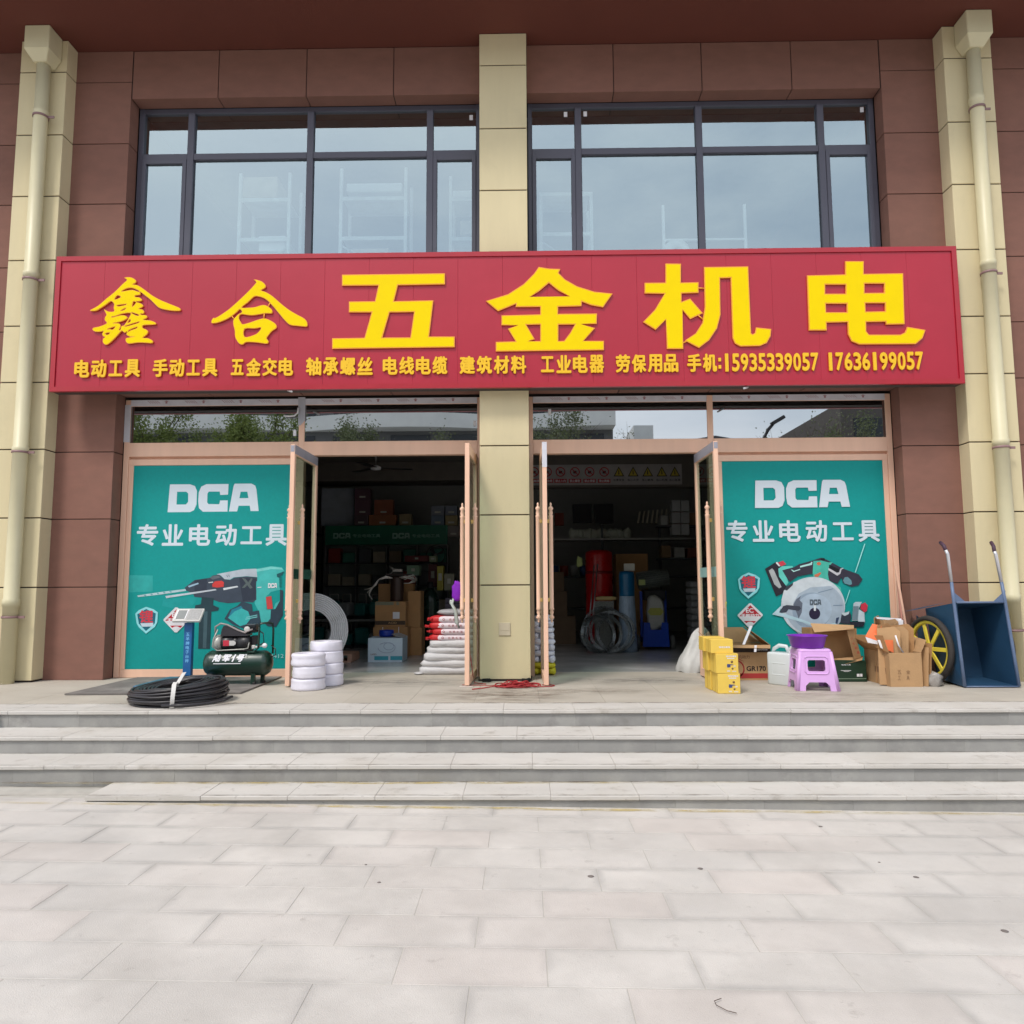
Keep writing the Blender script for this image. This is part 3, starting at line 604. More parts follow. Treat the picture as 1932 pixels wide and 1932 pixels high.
# ================================================================== POSTERS
YP = .2215
def poster(s, label):
    x0, x1 = sorted((s * 2.592, s * 4.498))
    t = thing('poster', label, 'poster', (0, 0, 0))
    MB().box(x0, x1, YP, YP + .003, .098, 2.522).obj('backing', M_TEAL, t); return t
PL = [YP]
COLM = {}
def pc(c):
    if c not in COLM: COLM[c] = mat('print_ink_%d_%d_%d' % c, c, .55, var=.12, sc=9, spec=.3)
    return COLM[c]
def poly(t, crop, col, *loops, name='print'):
    PL[0] -= .0002
    for lp in loops: sheet(traced(crop, [lp], YP), PL[0], 0, [pc(col)], name, t)
def ell(cx, cy, rx, ry, n=40, a0=0, a1=360): return [(cx + rx * math.cos(math.radians(a0 + (a1 - a0) * i / n)), cy + ry * math.sin(math.radians(a0 + (a1 - a0) * i / n))) for i in range(n if a1 - a0 >= 360 else n + 1)]
DCA = [[(495, 826), (650, 826), (690, 840), (708, 880), (708, 985), (690, 1030), (660, 1045), (485, 1045)], [(553, 885), (625, 885), (640, 900), (642, 965), (625, 985), (552, 985)],
       [(780, 826), (952, 826), (950, 910), (890, 912), (885, 885), (800, 885), (790, 900), (790, 970), (800, 983), (885, 985), (890, 955), (950, 955), (950, 1043), (760, 1043), (728, 1015), (720, 960), (722, 890), (740, 845)],
       [(1000, 824), (1130, 824), (1160, 840), (1170, 870), (1192, 1040), (1130, 1040), (1122, 998), (1035, 998), (1025, 1042), (962, 1042), (992, 840)], [(1048, 888), (1100, 888), (1110, 938), (1040, 938)]]
def dca(t, x0, x1, z0, z1, y, m, M=None, loc=None):
    me = fit(shape_mesh([[(x, -yy) for x, yy in lp] for lp in DCA]), x0, x1, z0, z1); return sheet(me, y, 0, [m], 'logo', t, loc=loc, M=M)
def headline(t, crop, xs, yc, h, lx):
    PL[0] -= .0003
    a = at(crop, lx[0], lx[3], YP); b = at(crop, lx[1], lx[2], YP); dca(t, a[0], b[0], a[1], b[1], PL[0], M_PW)
    for ch, x in zip('专业电动工具', xs):
        w_ = 82; z0 = at(crop, x, yc + h, YP); z1 = at(crop, x, yc - h, YP); xa = at(crop, x - w_, yc, YP)[0]; xb = at(crop, x + w_, yc, YP)[0]
        if ch == '工': z0 = at(crop, x, yc + h - 12, YP); z1 = at(crop, x, yc - h + 16, YP)
        text(ch, xa, xb, z0[1], z1[1], PL[0], M_PW, t, 'character', .028)
def badge_shield(t, c, x, y, s):                # reference drawn about P1 (235,655)
    g = lambda pts: [(x + (a - 235) * s, y + (b - 655) * s) for a, b in pts]
    poly(t, c, (140, 214, 220), g([(110, 585), (150, 545), (230, 508), (310, 535), (360, 570), (352, 680), (325, 730), (228, 805), (150, 735), (125, 690)]), name='badge')
    poly(t, c, (24, 98, 116), g([(132, 592), (230, 533), (336, 582), (326, 690), (228, 775), (150, 695)]), name='badge')
    poly(t, c, (190, 205, 215), g([(165, 690), (310, 685), (300, 725), (185, 728)]), name='badge')
    PL[0] -= .0003
    p = g([(150, 685), (310, 545)]); a = at(c, *p[0], YP); b = at(c, *p[1], YP)
    text('锂', a[0], b[0], a[1], b[1], PL[0], pc((205, 62, 76)), t, 'character', .03)
def badge_diamond(t, c, x, y, s):               # reference about P1 (562,652)
    g = lambda pts: [(x + (a - 562) * s, y + (b - 652) * s) for a, b in pts]
    poly(t, c, (215, 215, 218), g([(422, 645), (552, 515), (575, 515), (705, 640), (705, 655), (570, 790), (545, 790), (422, 660)]), name='badge')
    poly(t, c, (178, 40, 52), g([(440, 662), (565, 535), (690, 662)]), name='badge')
    poly(t, c, (178, 40, 52), g([(492, 715), (632, 715), (610, 738), (515, 738)]), name='badge')
    poly(t, c, (215, 215, 218), g(ell(562, 748, 42, 24, 20)), name='badge')
    PL[0] -= .0003
    for tx, (xa, ya), (xb, yb) in (('EC', (515, 622), (600, 570)), ('无刷动力', (462, 676), (664, 632))):
        p = g([(xa, ya), (xb, yb)]); a = at(c, *p[0], YP); b = at(c, *p[1], YP); text(tx, a[0], b[0], a[1], b[1], PL[0], M_WHITE, t, 'lettering', .035)
tl = poster(-1, 'teal DCA poster showing a rotary hammer drill behind the left shop window')
headline(tl, 'O', (330, 525, 732, 935, 1130, 1322), 1220, 83, (485, 1192, 824, 1045))
p1 = lambda col, *l: poly(tl, 'P1', col, *l)
p1((44, 160, 156), [(30, 160), (300, 165), (298, 340), (40, 350)])
p1((22, 150, 148), [(420, 420), (800, 400), (700, 560), (400, 500)])
p1((70, 180, 176), [(1430, 180), (1290, 110), (1440, 92), (1600, 62), (1720, 75), (1750, 118), (1690, 185), (1700, 320), (1600, 345), (1545, 400), (1550, 540), (1625, 540), (1650, 470), (1715, 430), (1715, 600), (1590, 725), (1560, 690), (1500, 705), (1465, 560), (1420, 470), (1440, 340)])
p1((120, 205, 200), [(1440, 96), (1600, 66), (1715, 80), (1735, 100), (1600, 95), (1445, 125)])
p1((178, 188, 198), [(1000, 150), (1290, 95), (1440, 90), (1450, 182), (1330, 172), (1190, 185), (1150, 210), (1090, 205), (1050, 165)])
p1((110, 125, 140), [(1110, 160), (1118, 160), (1128, 182), (1120, 184)], [(1130, 156), (1138, 156), (1148, 178), (1140, 180)])
p1((62, 72, 86), [(650, 300), (760, 215), (930, 190), (960, 165), (1030, 155), (1090, 205), (1150, 215), (1200, 188), (1330, 176), (1450, 185), (1450, 220), (1425, 250), (1440, 330), (1440, 430), (1400, 462), (1280, 455), (1130, 470), (1030, 455), (960, 430), (870, 410), (760, 400), (740, 360), (670, 330)])
p1((48, 56, 70), [(760, 215), (900, 195), (890, 360), (760, 340)], [(1250, 190), (1440, 200), (1430, 430), (1290, 450)])
p1((88, 100, 100), [(1280, 190), (1320, 200), (1350, 240), (1380, 195), (1400, 200), (1370, 260), (1400, 300), (1370, 310), (1340, 270), (1310, 300), (1280, 300), (1325, 250)])
p1((96, 104, 112), [(930, 190), (960, 170), (1020, 165), (1050, 185), (960, 210)])
p1((150, 180, 200), [(688, 280), (800, 243), (806, 258), (700, 296)])
p1((176, 200, 205), [(130, 385), (250, 366), (400, 345), (660, 313), (668, 334), (400, 372), (140, 402)])
p1((110, 165, 170), [(200, 380), (220, 374), (235, 388), (215, 393)], [(270, 368), (290, 362), (305, 378), (285, 382)], [(340, 358), (360, 352), (375, 368), (355, 372)], [(410, 348), (430, 343), (445, 358), (425, 362)], [(480, 339), (500, 334), (515, 349), (495, 353)])
p1((190, 198, 206), [(440, 390), (990, 313), (1003, 326), (450, 414)])
p1((205, 212, 216), [(1075, 303), (1230, 278), (1242, 292), (1080, 327)], [(912, 238), (965, 232), (965, 243), (915, 248)], [(1450, 292), (1495, 288), (1496, 298), (1452, 302)])
p1((205, 64, 62), [(955, 262), (985, 228), (1060, 222), (1085, 240), (1080, 288), (1010, 298), (958, 290)])
p1((38, 62, 70), [(840, 402), (970, 412), (965, 490), (1030, 520), (1020, 550), (945, 562), (930, 970), (800, 970), (812, 560), (762, 530), (770, 492), (830, 480)])
p1((66, 92, 100), [(865, 560), (905, 560), (890, 965), (850, 965)])
p1((50, 70, 84), [(1280, 450), (1390, 480), (1400, 560), (1470, 548), (1492, 700), (1420, 760), (1280, 740), (1180, 700), (1090, 640), (1150, 540), (1230, 500)])
p1((60, 178, 176), [(1130, 630), (1200, 560), (1280, 525), (1350, 560), (1378, 640), (1330, 700), (1260, 722)])
p1((40, 128, 150), [(1130, 630), (1170, 540), (1270, 500), (1290, 520), (1200, 560), (1160, 600)])
p1((120, 200, 200), [(1330, 620), (1450, 595), (1450, 604), (1330, 630)], [(1320, 640), (1450, 615), (1450, 624), (1320, 650)])
p1((46, 62, 76), [(1700, 320), (1735, 330), (1732, 600), (1655, 730), (1570, 722), (1540, 700), (1595, 640), (1600, 542), (1650, 532), (1700, 440)])
p1((200, 70, 70), [(1545, 402), (1605, 390), (1622, 530), (1560, 535)])
p1((30, 90, 96), [(1665, 150), (1745, 118), (1730, 150), (1690, 188), (1668, 180)])
p1((30, 110, 112), *[[(1690, 190 + k * 16), (1722, 186 + k * 16), (1722, 192 + k * 16), (1690, 197 + k * 16)] for k in range(7)])
PL[0] -= .0003
a = at('P1', 1568, 302, YP); b = at('P1', 1668, 248, YP); dca(tl, a[0], b[0], a[1], b[1], PL[0], M_WHITE)
badge_shield(tl, 'P1', 235, 655, 1); badge_diamond(tl, 'P1', 562, 652, 1)
a = at('P1', 1555, 1072, YP); b = at('P1', 1742, 1028, YP); text('03412', a[0], b[0], a[1], b[1], PL[0], pc((150, 205, 205)), tl, 'lettering', .01)

tr_ = poster(1, 'teal DCA poster showing a cordless circular saw behind the right shop window')
headline(tr_, 'N', (358, 560, 765, 970, 1172, 1373), 1190, 83, (497, 1218, 795, 1013))
p2 = lambda col, *l: poly(tr_, 'P2', col, *l)
p2((165, 182, 196), [(730, 930), (1100, 1000), (1330, 1060), (1200, 1190), (900, 1190), (800, 1110)])
p2((44, 50, 70), [(845, 1025), (880, 1030), (960, 1110), (930, 1115)])
p2((40, 38, 48), [(420, 322), (560, 235), (610, 290), (700, 540), (640, 640), (562, 675)])
p2((165, 170, 172), [(468, 345), (510, 315), (535, 340), (632, 555), (600, 572), (540, 520)])
p2((196, 62, 78), [(585, 240), (650, 218), (692, 262), (625, 290)])
p2((215, 218, 220), [(556, 245), (575, 232), (615, 285), (598, 290)])
p2((96, 196, 184), [(590, 320), (640, 288), (770, 284), (790, 312), (700, 330), (690, 400), (720, 500), (690, 540), (600, 420)])
p2((52, 50, 64), [(640, 340), (790, 300), (860, 262), (1030, 215), (1140, 178), (1210, 205), (1420, 318), (1620, 392), (1670, 455), (1620, 530), (1530, 552), (1420, 500), (1400, 430), (1350, 510), (1260, 490), (1200, 380), (1040, 380), (840, 418), (740, 490), (700, 440)])
p2((70, 178, 160), [(1040, 220), (1140, 215), (1240, 240), (1290, 235), (1240, 290), (1225, 390), (1240, 470), (1390, 560), (1400, 640), (1290, 540), (1160, 470), (1040, 430), (1030, 380)])
p2((170, 215, 212), [(750, 330), (775, 335), (790, 348), (868, 322), (870, 335), (785, 362)], [(868, 285), (1000, 250), (1015, 230), (1028, 235), (1020, 270), (872, 305)])
p2((190, 190, 196), [(1235, 310), (1340, 372), (1370, 365), (1385, 320), (1420, 308), (1425, 318), (1400, 330), (1385, 385), (1345, 410), (1232, 338)])
p2((20, 22, 30), [(1242, 268), (1368, 325), (1360, 370), (1240, 315)], ell(1162, 198, 28, 16, 16))
p2((198, 110, 80), ell(1110, 255, 28, 22, 18), [(1050, 400), (1130, 365), (1140, 380), (1100, 425), (1060, 425)])
p2((96, 140, 150), [(1420, 470), (1440, 430), (1480, 425), (1525, 470), (1535, 515), (1510, 530), (1440, 510)])
p2((188, 200, 208), ell(1035, 800, 410, 375, 60))
p2((160, 176, 190), ell(1060, 830, 375, 340, 60))
p2((196, 206, 212), [(630, 720), (660, 600), (790, 490), (880, 470), (1050, 425), (1180, 455), (1300, 520), (1260, 540), (1000, 560), (850, 640), (780, 760), (800, 800), (640, 780)])
p2((140, 158, 176), ell(1020, 860, 250, 235, 48))
p2((166, 184, 200), ell(1050, 850, 225, 210, 48))
p2((96, 104, 118), [(780, 780), (820, 710), (880, 668), (860, 720), (900, 760), (890, 880), (850, 960), (830, 900)])
p2((60, 64, 72), [(670, 590), (700, 545), (780, 500), (775, 530), (700, 600)])
p2((40, 34, 60), ell(1055, 895, 72, 75, 30))
p2((205, 215, 220), [(1040, 760), (1075, 760), (1070, 860), (1045, 860)])
p2((120, 140, 160), [(1100, 622), (1290, 572), (1292, 580), (1100, 632)], [(1290, 785), (1410, 782), (1412, 792), (1292, 797)])
p2((62, 66, 78), [(610, 870), (650, 800), (700, 785), (860, 800), (880, 830), (850, 860), (720, 840), (690, 880), (600, 890)])
p2((176, 206, 216), [(510, 905), (620, 798), (632, 806), (600, 880), (700, 905), (1090, 1040), (1160, 1050), (1330, 1010), (1345, 1030), (1150, 1075), (1080, 1062), (700, 950)])
p2((56, 70, 96), [(1330, 950), (1370, 940), (1345, 1030), (1320, 1020)])
p2((52, 58, 70), [(1400, 905), (1440, 880), (1500, 865), (1525, 920), (1500, 1030), (1380, 1020)])
p2((190, 205, 210), [(1400, 885), (1460, 880), (1500, 865), (1490, 900), (1440, 925), (1410, 910)])
p2((176, 192, 200), [(1552, 765), (1580, 745), (1660, 745), (1620, 830), (1615, 985), (1530, 985)])
p2((110, 130, 140), [(1550, 800), (1620, 800), (1605, 980), (1530, 980)])
p2((196, 52, 72), [(1650, 775), (1700, 752), (1735, 790), (1722, 860), (1690, 882), (1640, 830)])
p2((190, 206, 214), [(1622, 840), (1690, 882), (1698, 1010), (1612, 1000)])
p2((36, 42, 54), [(1500, 995), (1695, 1000), (1680, 1060), (1520, 1070)])
p2((150, 220, 216), [(1690, 0), (1703, 0), (1580, 370), (1568, 366)], [(1500, 590), (1510, 592), (1450, 770), (1442, 768)])
PL[0] -= .0003
a = at('P2', 992, 785, YP); b = at('P2', 1135, 712, YP); dca(tr_, a[0], b[0], a[1], b[1], PL[0], pc((84, 96, 106)))
badge_shield(tr_, 'P2', 212, 535, 1.13); badge_diamond(tr_, 'P2', 226, 918, 1.13)

# ================================================================== DRAINPIPES
M_PIPE = mat('cream_pipe_plastic', (206, 198, 164), .45, var=.04, sc=3)
M_RUST = mat('bracket_metal', (140, 110, 110), .5, var=.1)
def pipe(cx, label, s, zs):
    t = thing('drainpipe', label, 'drainpipe', (cx, -.30, 0), 0, 'drainpipes on the outer pilasters')
    segs = [(0.0, .86), (.86, 2.66), (2.66, 4.72), (4.72, 6.75), (6.75, 7.4)]
    q = MB().lathe([(.078, .0), (.078, .85), (.086, .85), (.086, .93), (.078, .94), (.078, 2.6), (.085, 2.605), (.085, 2.66), (.077, 2.665), (.077, 4.68), (.084, 4.685), (.084, 4.74), (.076, 4.745), (.076, 6.68), (.083, 6.69), (.083, 6.75), (.075, 6.755), (.075, 7.42)], 24)
    q.obj('pipe', M_PIPE, t)
    h = MB(); w_, d_ = .15, .14
    h.add([(-.08, -.08, 7.33), (.08, -.08, 7.33), (.08, .09, 7.33), (-.08, .09, 7.33), (-w_, -d_ - .02, 7.45), (w_, -d_ - .02, 7.45), (w_, .095, 7.45), (-w_, .095, 7.45), (-w_, -d_ - .02, 7.738), (w_, -d_ - .02, 7.738), (w_, .095, 7.738), (-w_, .095, 7.738)],
          [(0, 3, 2, 1), (0, 1, 5, 4), (1, 2, 6, 5), (2, 3, 7, 6), (3, 0, 4, 7), (4, 5, 9, 8), (5, 6, 10, 9), (6, 7, 11, 10), (7, 4, 8, 11), (8, 9, 10, 11)])
    sharp(h.obj('hopper', M_PIPE, t)).modifiers[0].width = .012
    for z in zs:
        b = MB().lathe([(.079, z - .012), (.0875, z - .012), (.0875, z + .012), (.079, z + .012)], 24, closed=True)
        b.box(-.01 + s * .0, .01 + s * .0, .08, .1, z - .012, z + .012); b.box(min(s * .08, s * .16), max(s * .08, s * .16), .0, .01, z - .014, z + .014)
        b.obj('bracket', M_RUST, t)
xl = np.mean([at('U', u, v, -.3)[0] for u, v in ((75, 150), (62, 470), (43, 850), (20, 1180))]); xr = np.mean([at('U', u, v, -.3)[0] for u, v in ((1838, 150), (1860, 400), (1888, 850))])
zb = lambda v, u: at('U', u, v, -.38)[1]
pipe(xl, 'cream drainpipe with a hopper on the left pilaster', 1, [zb(213, 70), zb(523, 55), zb(851, 40), zb(1165, 20)])
pipe(xr, 'cream drainpipe with a hopper on the right pilaster behind the blue cart', 1, [zb(197, 1845), zb(510, 1870), zb(842, 1890), zb(1190, 1925)])

# ================================================================== ON THE PLATFORM, LEFT
tag(MB().add([(-4.33, -1.2, .003), (-2.6, -1.15, .003), (-2.62, .17, .003), (-4.3, .14, .003), (-4.33, -1.2, .016), (-2.6, -1.15, .016), (-2.62, .17, .016), (-4.3, .14, .016)],
    [(0, 3, 2, 1), (4, 5, 6, 7), (0, 1, 5, 4), (1, 2, 6, 5), (2, 3, 7, 6), (3, 0, 4, 7)]).obj('rubber_mat', mat('grey_mat', (112, 107, 103), .8, var=.2, sc=5, stain=[(3, .5, .7, (160, 155, 148), .5)])),
    'thin dark grey mat lying under the scale and compressor on the platform', 'mat')
# black hose coil
t = thing('hose_coil', 'large coil of black plastic pipe tied with white tape near the platform edge', 'hose coil', (-3.00, -1.62, 0))
M_HOSE = mat('black_pipe', (44, 42, 46), .38, var=.15, sc=12)
hz = MB(); rr = random.Random(4)
for lay in range(7):
    for k in range(8):
        R = .43 - k * .027 - (.012 if lay % 2 else 0) - (.03 if lay in (0, 6) else 0); z0 = .016 + lay * .0275; a0 = rr.uniform(0, 6); am = rr.uniform(.004, .011); am2 = rr.uniform(.003, .012)
        hz.tube([((R + am * math.sin(3 * t_ + a0)) * math.cos(t_), (R * .93 + am * math.sin(2 * t_ + a0)) * math.sin(t_), (z0 + am2 * math.sin(2 * t_ + a0) + am2 * .6 * math.sin(5 * t_ + a0)) * (.88 + .2 * math.cos(t_ - .5))) for t_ in [2 * PI * i / 44 for i in range(44)]], .0125, 6, closed=True)
part('coil', hz, M_HOSE, t)
part('loose_end', MB().tube([(.05, -.43, .03), (.25, -.42, .03), (.40, -.30, .03), (.50, -.18, .04), (.54, -.1, .06)], .0125, 7), M_HOSE, t)
def tape(a, wd=.035):
    m = MB(); M = Matrix.Rotation(a, 4, 'Z'); ring = [(.24, .0), (.235, .10), (.25, .2), (.35, .215), (.43, .205), (.462, .1), (.45, .0), (.35, -.0)]
    vs = []
    for x, z in ring: vs += [(x, -wd / 2 + z * .05, z + .004), (x, wd / 2 + z * .05, z + .004)]
    n = len(ring); m.add(vs, [(2 * i, 2 * i + 1, (2 * i + 3) % (2 * n), (2 * i + 2) % (2 * n)) for i in range(n)], 0, True, M); return m
M_TAPE = mat('white_tape', (205, 203, 200), .6, var=.08)
part('tape', tape(math.radians(-72)), M_TAPE, t)
tag(MB().quad((-2.89, -1.93, .20), (-2.855, -1.93, .205), (-2.81, -1.90, .30), (-2.845, -1.9, .295)).obj('tape_flag', M_TAPE), 'strip of white tape sticking up from the black pipe coil', 'tape')

# platform scale
t = thing('platform_scale', 'blue platform scale with upright post and tilted silver display', 'weighing scale', (-3.40, -.75, 0))
M_BLUE = mat('scale_blue', (24, 92, 150), .45, var=.08, sc=6); M_SLV = mat('silver_plastic', (196, 194, 190), .4, var=.03)
part('platform', MB().box(-.27, .26, -.42, .34, .05, .085, c=.006), mat('scale_plate', (78, 112, 140), .35, metal=.3, var=.15, sc=6), t)
part('base', MB().box(-.27, .23, -.38, .30, .018, .049), M_BLUE, t)
part('post', MB().box(-.135, -.045, .36, .42, .09, .665, c=.004), M_BLUE, t)
part('bracket', MB().box(-.155, -.025, .30, .44, .02, .09, c=.006), M_BLK, t)
Mh = Matrix.Translation((-.09, .36, .745)) @ Matrix.Rotation(math.radians(48), 4, 'X')
part('display', MB().box(-.155, .155, -.09, .09, -.015, .015, c=.006, M=Mh), M_SLV, t)
part('keypad', MB().box(-.0, .14, -.07, .075, .0155, .018, M=Mh), mat('keypad', (150, 150, 150), .5, var=.2, sc=60), t)
part('screen', MB().box(-.115, -.02, -.06, .06, .0155, .018, M=Mh), mat('lcd', (120, 125, 125), .3), t)
part('screen_frame', MB().box(-.13, -.12, -.065, .065, .0155, .021, M=Mh).box(-.02, -.01, -.065, .065, .0185, .021, M=Mh), M_WHITE, t)
for i in range(7):
    text('五羊牌电子台秤'[i], -.11, -.07, .52 - i * .048, .558 - i * .048, .3585, mat('print_light_blue', (120, 190, 235), .5), t, 'lettering', .02)

# air compressor
t = thing('air_compressor', 'dark green air compressor with wheels, handle and black motor beside the drill poster', 'air compressor', (-2.89, -.47, 0), math.radians(2))
M_GRN = mat('tank_green', (18, 48, 38), .3, var=.1, sc=9, spec=.7); M_DK = mat('dark_plastic', (34, 33, 36), .4, var=.1); M_GP = mat('light_grey_metal', (172, 172, 165), .4, metal=.3, var=.1, sc=12)
MX = Matrix.Translation((0, 0, .235)) @ Matrix.Rotation(PI / 2, 4, 'Y')
part('tank', MB().lathe([(0, -.365), (.06, -.36), (.105, -.34), (.13, -.305), (.135, -.28), (.135, .28), (.13, .305), (.105, .34), (.06, .36), (0, .365)], 32, 0, MX).lathe([(.1365, -.285), (.1365, -.278)], 32, 0, MX), M_GRN, t)
for x, ch in ((-.235, '陆'), (-.135, '军'), (-.028, '1'), (.01, '号')):
    zc = .262; Y0 = -.1385; w_ = .078 if ch != '1' else .016
    Ms = Matrix.Translation((x, Y0, zc)) @ Matrix(((1, 0, .35, 0), (0, 1, .33, 0), (0, 0, 1, 0), (0, 0, 0, 1)))
    text(ch, 0, w_, 0, .075, 0, M_WHITE, t, 'lettering', .05, M=Ms)
part('underline', MB().box(-.22, .07, -.1385, -.1355, .238, .247).box(.115, .13, -.127, -.124, .325, .34), M_WHITE, t)
for x, y in ((-.25, -.13), (-.25, .13)):
    Mw = Matrix.Translation((x, y - .02, .07)) @ Matrix.Rotation(PI / 2, 4, 'X')
    wh = part('wheel', MB().lathe([(.045, -.022), (.065, -.022), (.07, -.015), (.07, .015), (.065, .022), (.045, .022)], 24, 0, Mw, closed=True), M_BLK, t)
    h = MB().lathe([(0, -.012), (.046, -.012), (.046, .024), (.04, .026), (0, .02)], 24, 0, Mw); h.obj('hub', mat('hub_white', (215, 215, 210), .4), wh)
    for k in range(5):
        a = k * PI * .4 + .3; MB().box(-.001, .001, -.001, .001, 0, .001).obj('x', M_GP, wh) if False else None
        q = MB(); q.box(.008, .038, -.004, .004, .0265, .0275, M=Mw @ Matrix.Rotation(a, 4, 'Z')); q.obj('spoke_print', mat('hub_grey', (120, 120, 115), .5), wh)
for x in (.18, .24):
    part('leg', MB().box(x - .012, x + .03, -.10 if x < .2 else .04, -.06 if x < .2 else .08, .0, .13, c=.003), M_GRN, t)
part('foot', MB().lathe([(.022, 0), (.026, .03), (.016, .05)], 12, 0, Matrix.Translation((.2, -.08, 0))), M_BLK, t); part('foot', MB().lathe([(.022, 0), (.026, .03), (.016, .05)], 12, 0, Matrix.Translation((.255, .06, 0))), M_BLK, t)
part('base_rail', MB().tube([(-.2, -.09, .60), (-.24, -.1, .5), (-.25, -.1, .42), (-.2, -.1, .378), (.09, -.1, .39), (.13, -.1, .40), (.145, -.1, .46)], .007, 6), M_GP, t)
part('mount', MB().box(-.16, .14, -.07, .07, .365, .385, c=.003), M_DK, t)
MM = Matrix.Translation((-.01, -.02, .455)) @ Matrix.Rotation(PI / 2, 4, 'Y')
part('motor', MB().lathe([(0, -.15), (.07, -.15), (.078, -.14), (.078, -.04), (.072, -.038), (.072, .02), (.08, .022), (.08, .12), (.06, .15), (0, .15)], 24, 0, MM), M_DK, t)
part('end_shield', MB().lathe([(0, -.245), (.05, -.245), (.085, -.22), (.088, -.19), (.075, -.16), (.0, -.155)], 24, 0, MM), M_GP, t)
part('nameplate', MB().box(-.135, -.07, -.108, -.102, .425, .485, c=.002), mat('plate_red', (200, 50, 70), .4), t)
part('nameplate', MB().prism([(-.069, .43), (-.02, .43), (.0, .445), (.0, .465), (-.02, .482), (-.069, .482)], -.107, -.102), M_SLV, t)
part('motor_cover', MB().prism([(-.17, .53), (.12, .53), (.12, .55), (.03, .575), (-.08, .63), (-.14, .64), (-.16, .60)], -.09, .07), mat('cover_dark', (48, 46, 52), .35), t)
part('cover_trim', MB().tube([(-.235, -.06, .52), (-.23, -.08, .63), (-.17, -.09, .665), (-.10, -.092, .65), (.02, -.092, .59), (.09, -.092, .565), (.13, -.09, .585), (.17, -.08, .60)], .010, 6), mat('cover_trim', (150, 140, 138), .4), t)
part('cylinder_head', MB().box(.08, .19, -.05, .07, .56, .655, c=.01), mat('head_dark', (40, 52, 60), .4), t)
for k in range(5): part('cooling_fin', MB().box(.06, .2, -.06, .075, .572 + k * .016, .577 + k * .016), M_DK, t)
part('air_filter', MB().lathe([(.03, 0), (.032, .03), (.02, .035)], 16, 0, Matrix.Translation((.11, -.06, .6)) @ Matrix.Rotation(PI / 2, 4, 'X')), M_SLV, t)
part('handle', MB().tube([(.12, -.09, .36), (.19, -.09, .36), (.235, -.08, .40), (.235, -.06, .62), (.235, -.04, .66), (.3, .02, .665), (.34, .05, .655), (.35, .06, .6), (.35, .06, .33)], .0115, 8), M_GRN, t)
part('gauge', MB().lathe([(0, 0), (.026, 0), (.026, .02), (0, .022)], 16, 0, Matrix.Translation((.30, -.06, .425)) @ Matrix.Rotation(PI / 2, 4, 'X')), M_WHITE, t)
part('regulator', MB().box(.16, .2, -.08, -.04, .39, .43, c=.006).box(.2, .24, -.08, -.05, .40, .42, c=.004).cyl((.22, -.065, .41), (.3, -.06, .425), .006), M_SLV, t)
part('pressure_switch', MB().box(.14, .21, -.04, .04, .43, .53, c=.008), M_DK, t)
part('air_line', MB().tube([(.17, .02, .6), (.25, .03, .55), (.27, .0, .45), (.2, -.06, .41)], .007, 6).tube([(.34, .03, .42), (.39, .02, .38), (.40, .0, .32), (.36, -.02, .3)], .006, 6), M_DK, t)

# white wire rolls in film
M_WR = mat('white_film_wrap', (222, 219, 230), .35, var=.05, sc=8, bump=.5, bsc=14)
def wire_roll(x, y, z, r, h, label, seed):
    rn = random.Random(seed); m = MB(); prof = [(.055, .004), (.06, 0), (r - .008, 0), (r, .007)]
    for i in range(5): prof.append((r + rn.uniform(-.003, .004), .02 + (h - .04) * i / 4))
    prof += [(r - .002, h - .008), (r - .012, h), (.07, h - .003), (.06, h - .012), (.055, h - .03)]
    m.lathe(prof, 30, closed=True)
    vs = []
    for k, (a, b, c) in enumerate(m.v):
        an = math.atan2(b, a); d = 1 + .018 * math.sin(3 * an + seed) + .012 * math.sin(7 * an + seed * 2 + c * 30); vs.append((a * d, b * d, c))
    m.v = vs; t = thing('wire_roll', label, 'wire roll', (x, y, z), rn.uniform(-.2, .2), 'white film wrapped wire rolls by the left door')
    part('wrap', m, M_WR, t); part('core', MB().lathe([(.052, .02), (.052, h - .02)], 16), mat('roll_core', (170, 165, 165), .7), t)
names = ['bottom', 'middle', 'top']
for i, h in enumerate((.115, .12, .125)): wire_roll(-2.03 + (.0, .006, -.004)[i], -.80, .0 + i * .122, .172 - (.004 if i == 1 else 0), h, '%s roll of white wrapped wire in the front stack of three' % names[i], i)
zz = 0
for i, h in enumerate((.125, .115, .125, .105)): wire_roll(-1.935 + (.015, .012, .004, -.006)[i], -.46, zz, .172, h - .002, '%s roll of white wrapped wire in the rear stack of four' % ['lowest', 'second lowest', 'second highest', 'uppermost'][i], 10 + i); zz += h

# ================================================================== MIDDLE
t = thing('rope_heap', 'tangled heap of red rope in front of the central pilaster', 'rope', (.1, -.68, 0))
M_ROPE = mat('red_rope', (156, 34, 38), .65, var=.2, sc=25); rn = random.Random(12); m = MB()
for k in range(26):
    cx, cy = rn.uniform(-.17, .2), rn.uniform(-.06, .07); ra, rb = rn.uniform(.06, .15), rn.uniform(.04, .11); ph = rn.uniform(0, 6); th = rn.uniform(0, 3)
    pts = []
    for i in range(22):
        a = 2 * PI * i / 22 * rn.choice((1, 1)) + ph; x, y = ra * math.cos(a), rb * math.sin(a)
        pts.append((cx + x * math.cos(th) - y * math.sin(th), (cy + x * math.sin(th) + y * math.cos(th)) * .9, .007 + k * .0022 * (.6 + .4 * math.sin(a * 2 + ph)) * (1 - min(1, abs(cx + x) / .5))))
    m.tube(pts, .0055, 5, closed=True)
part('rope', m, M_ROPE, t)
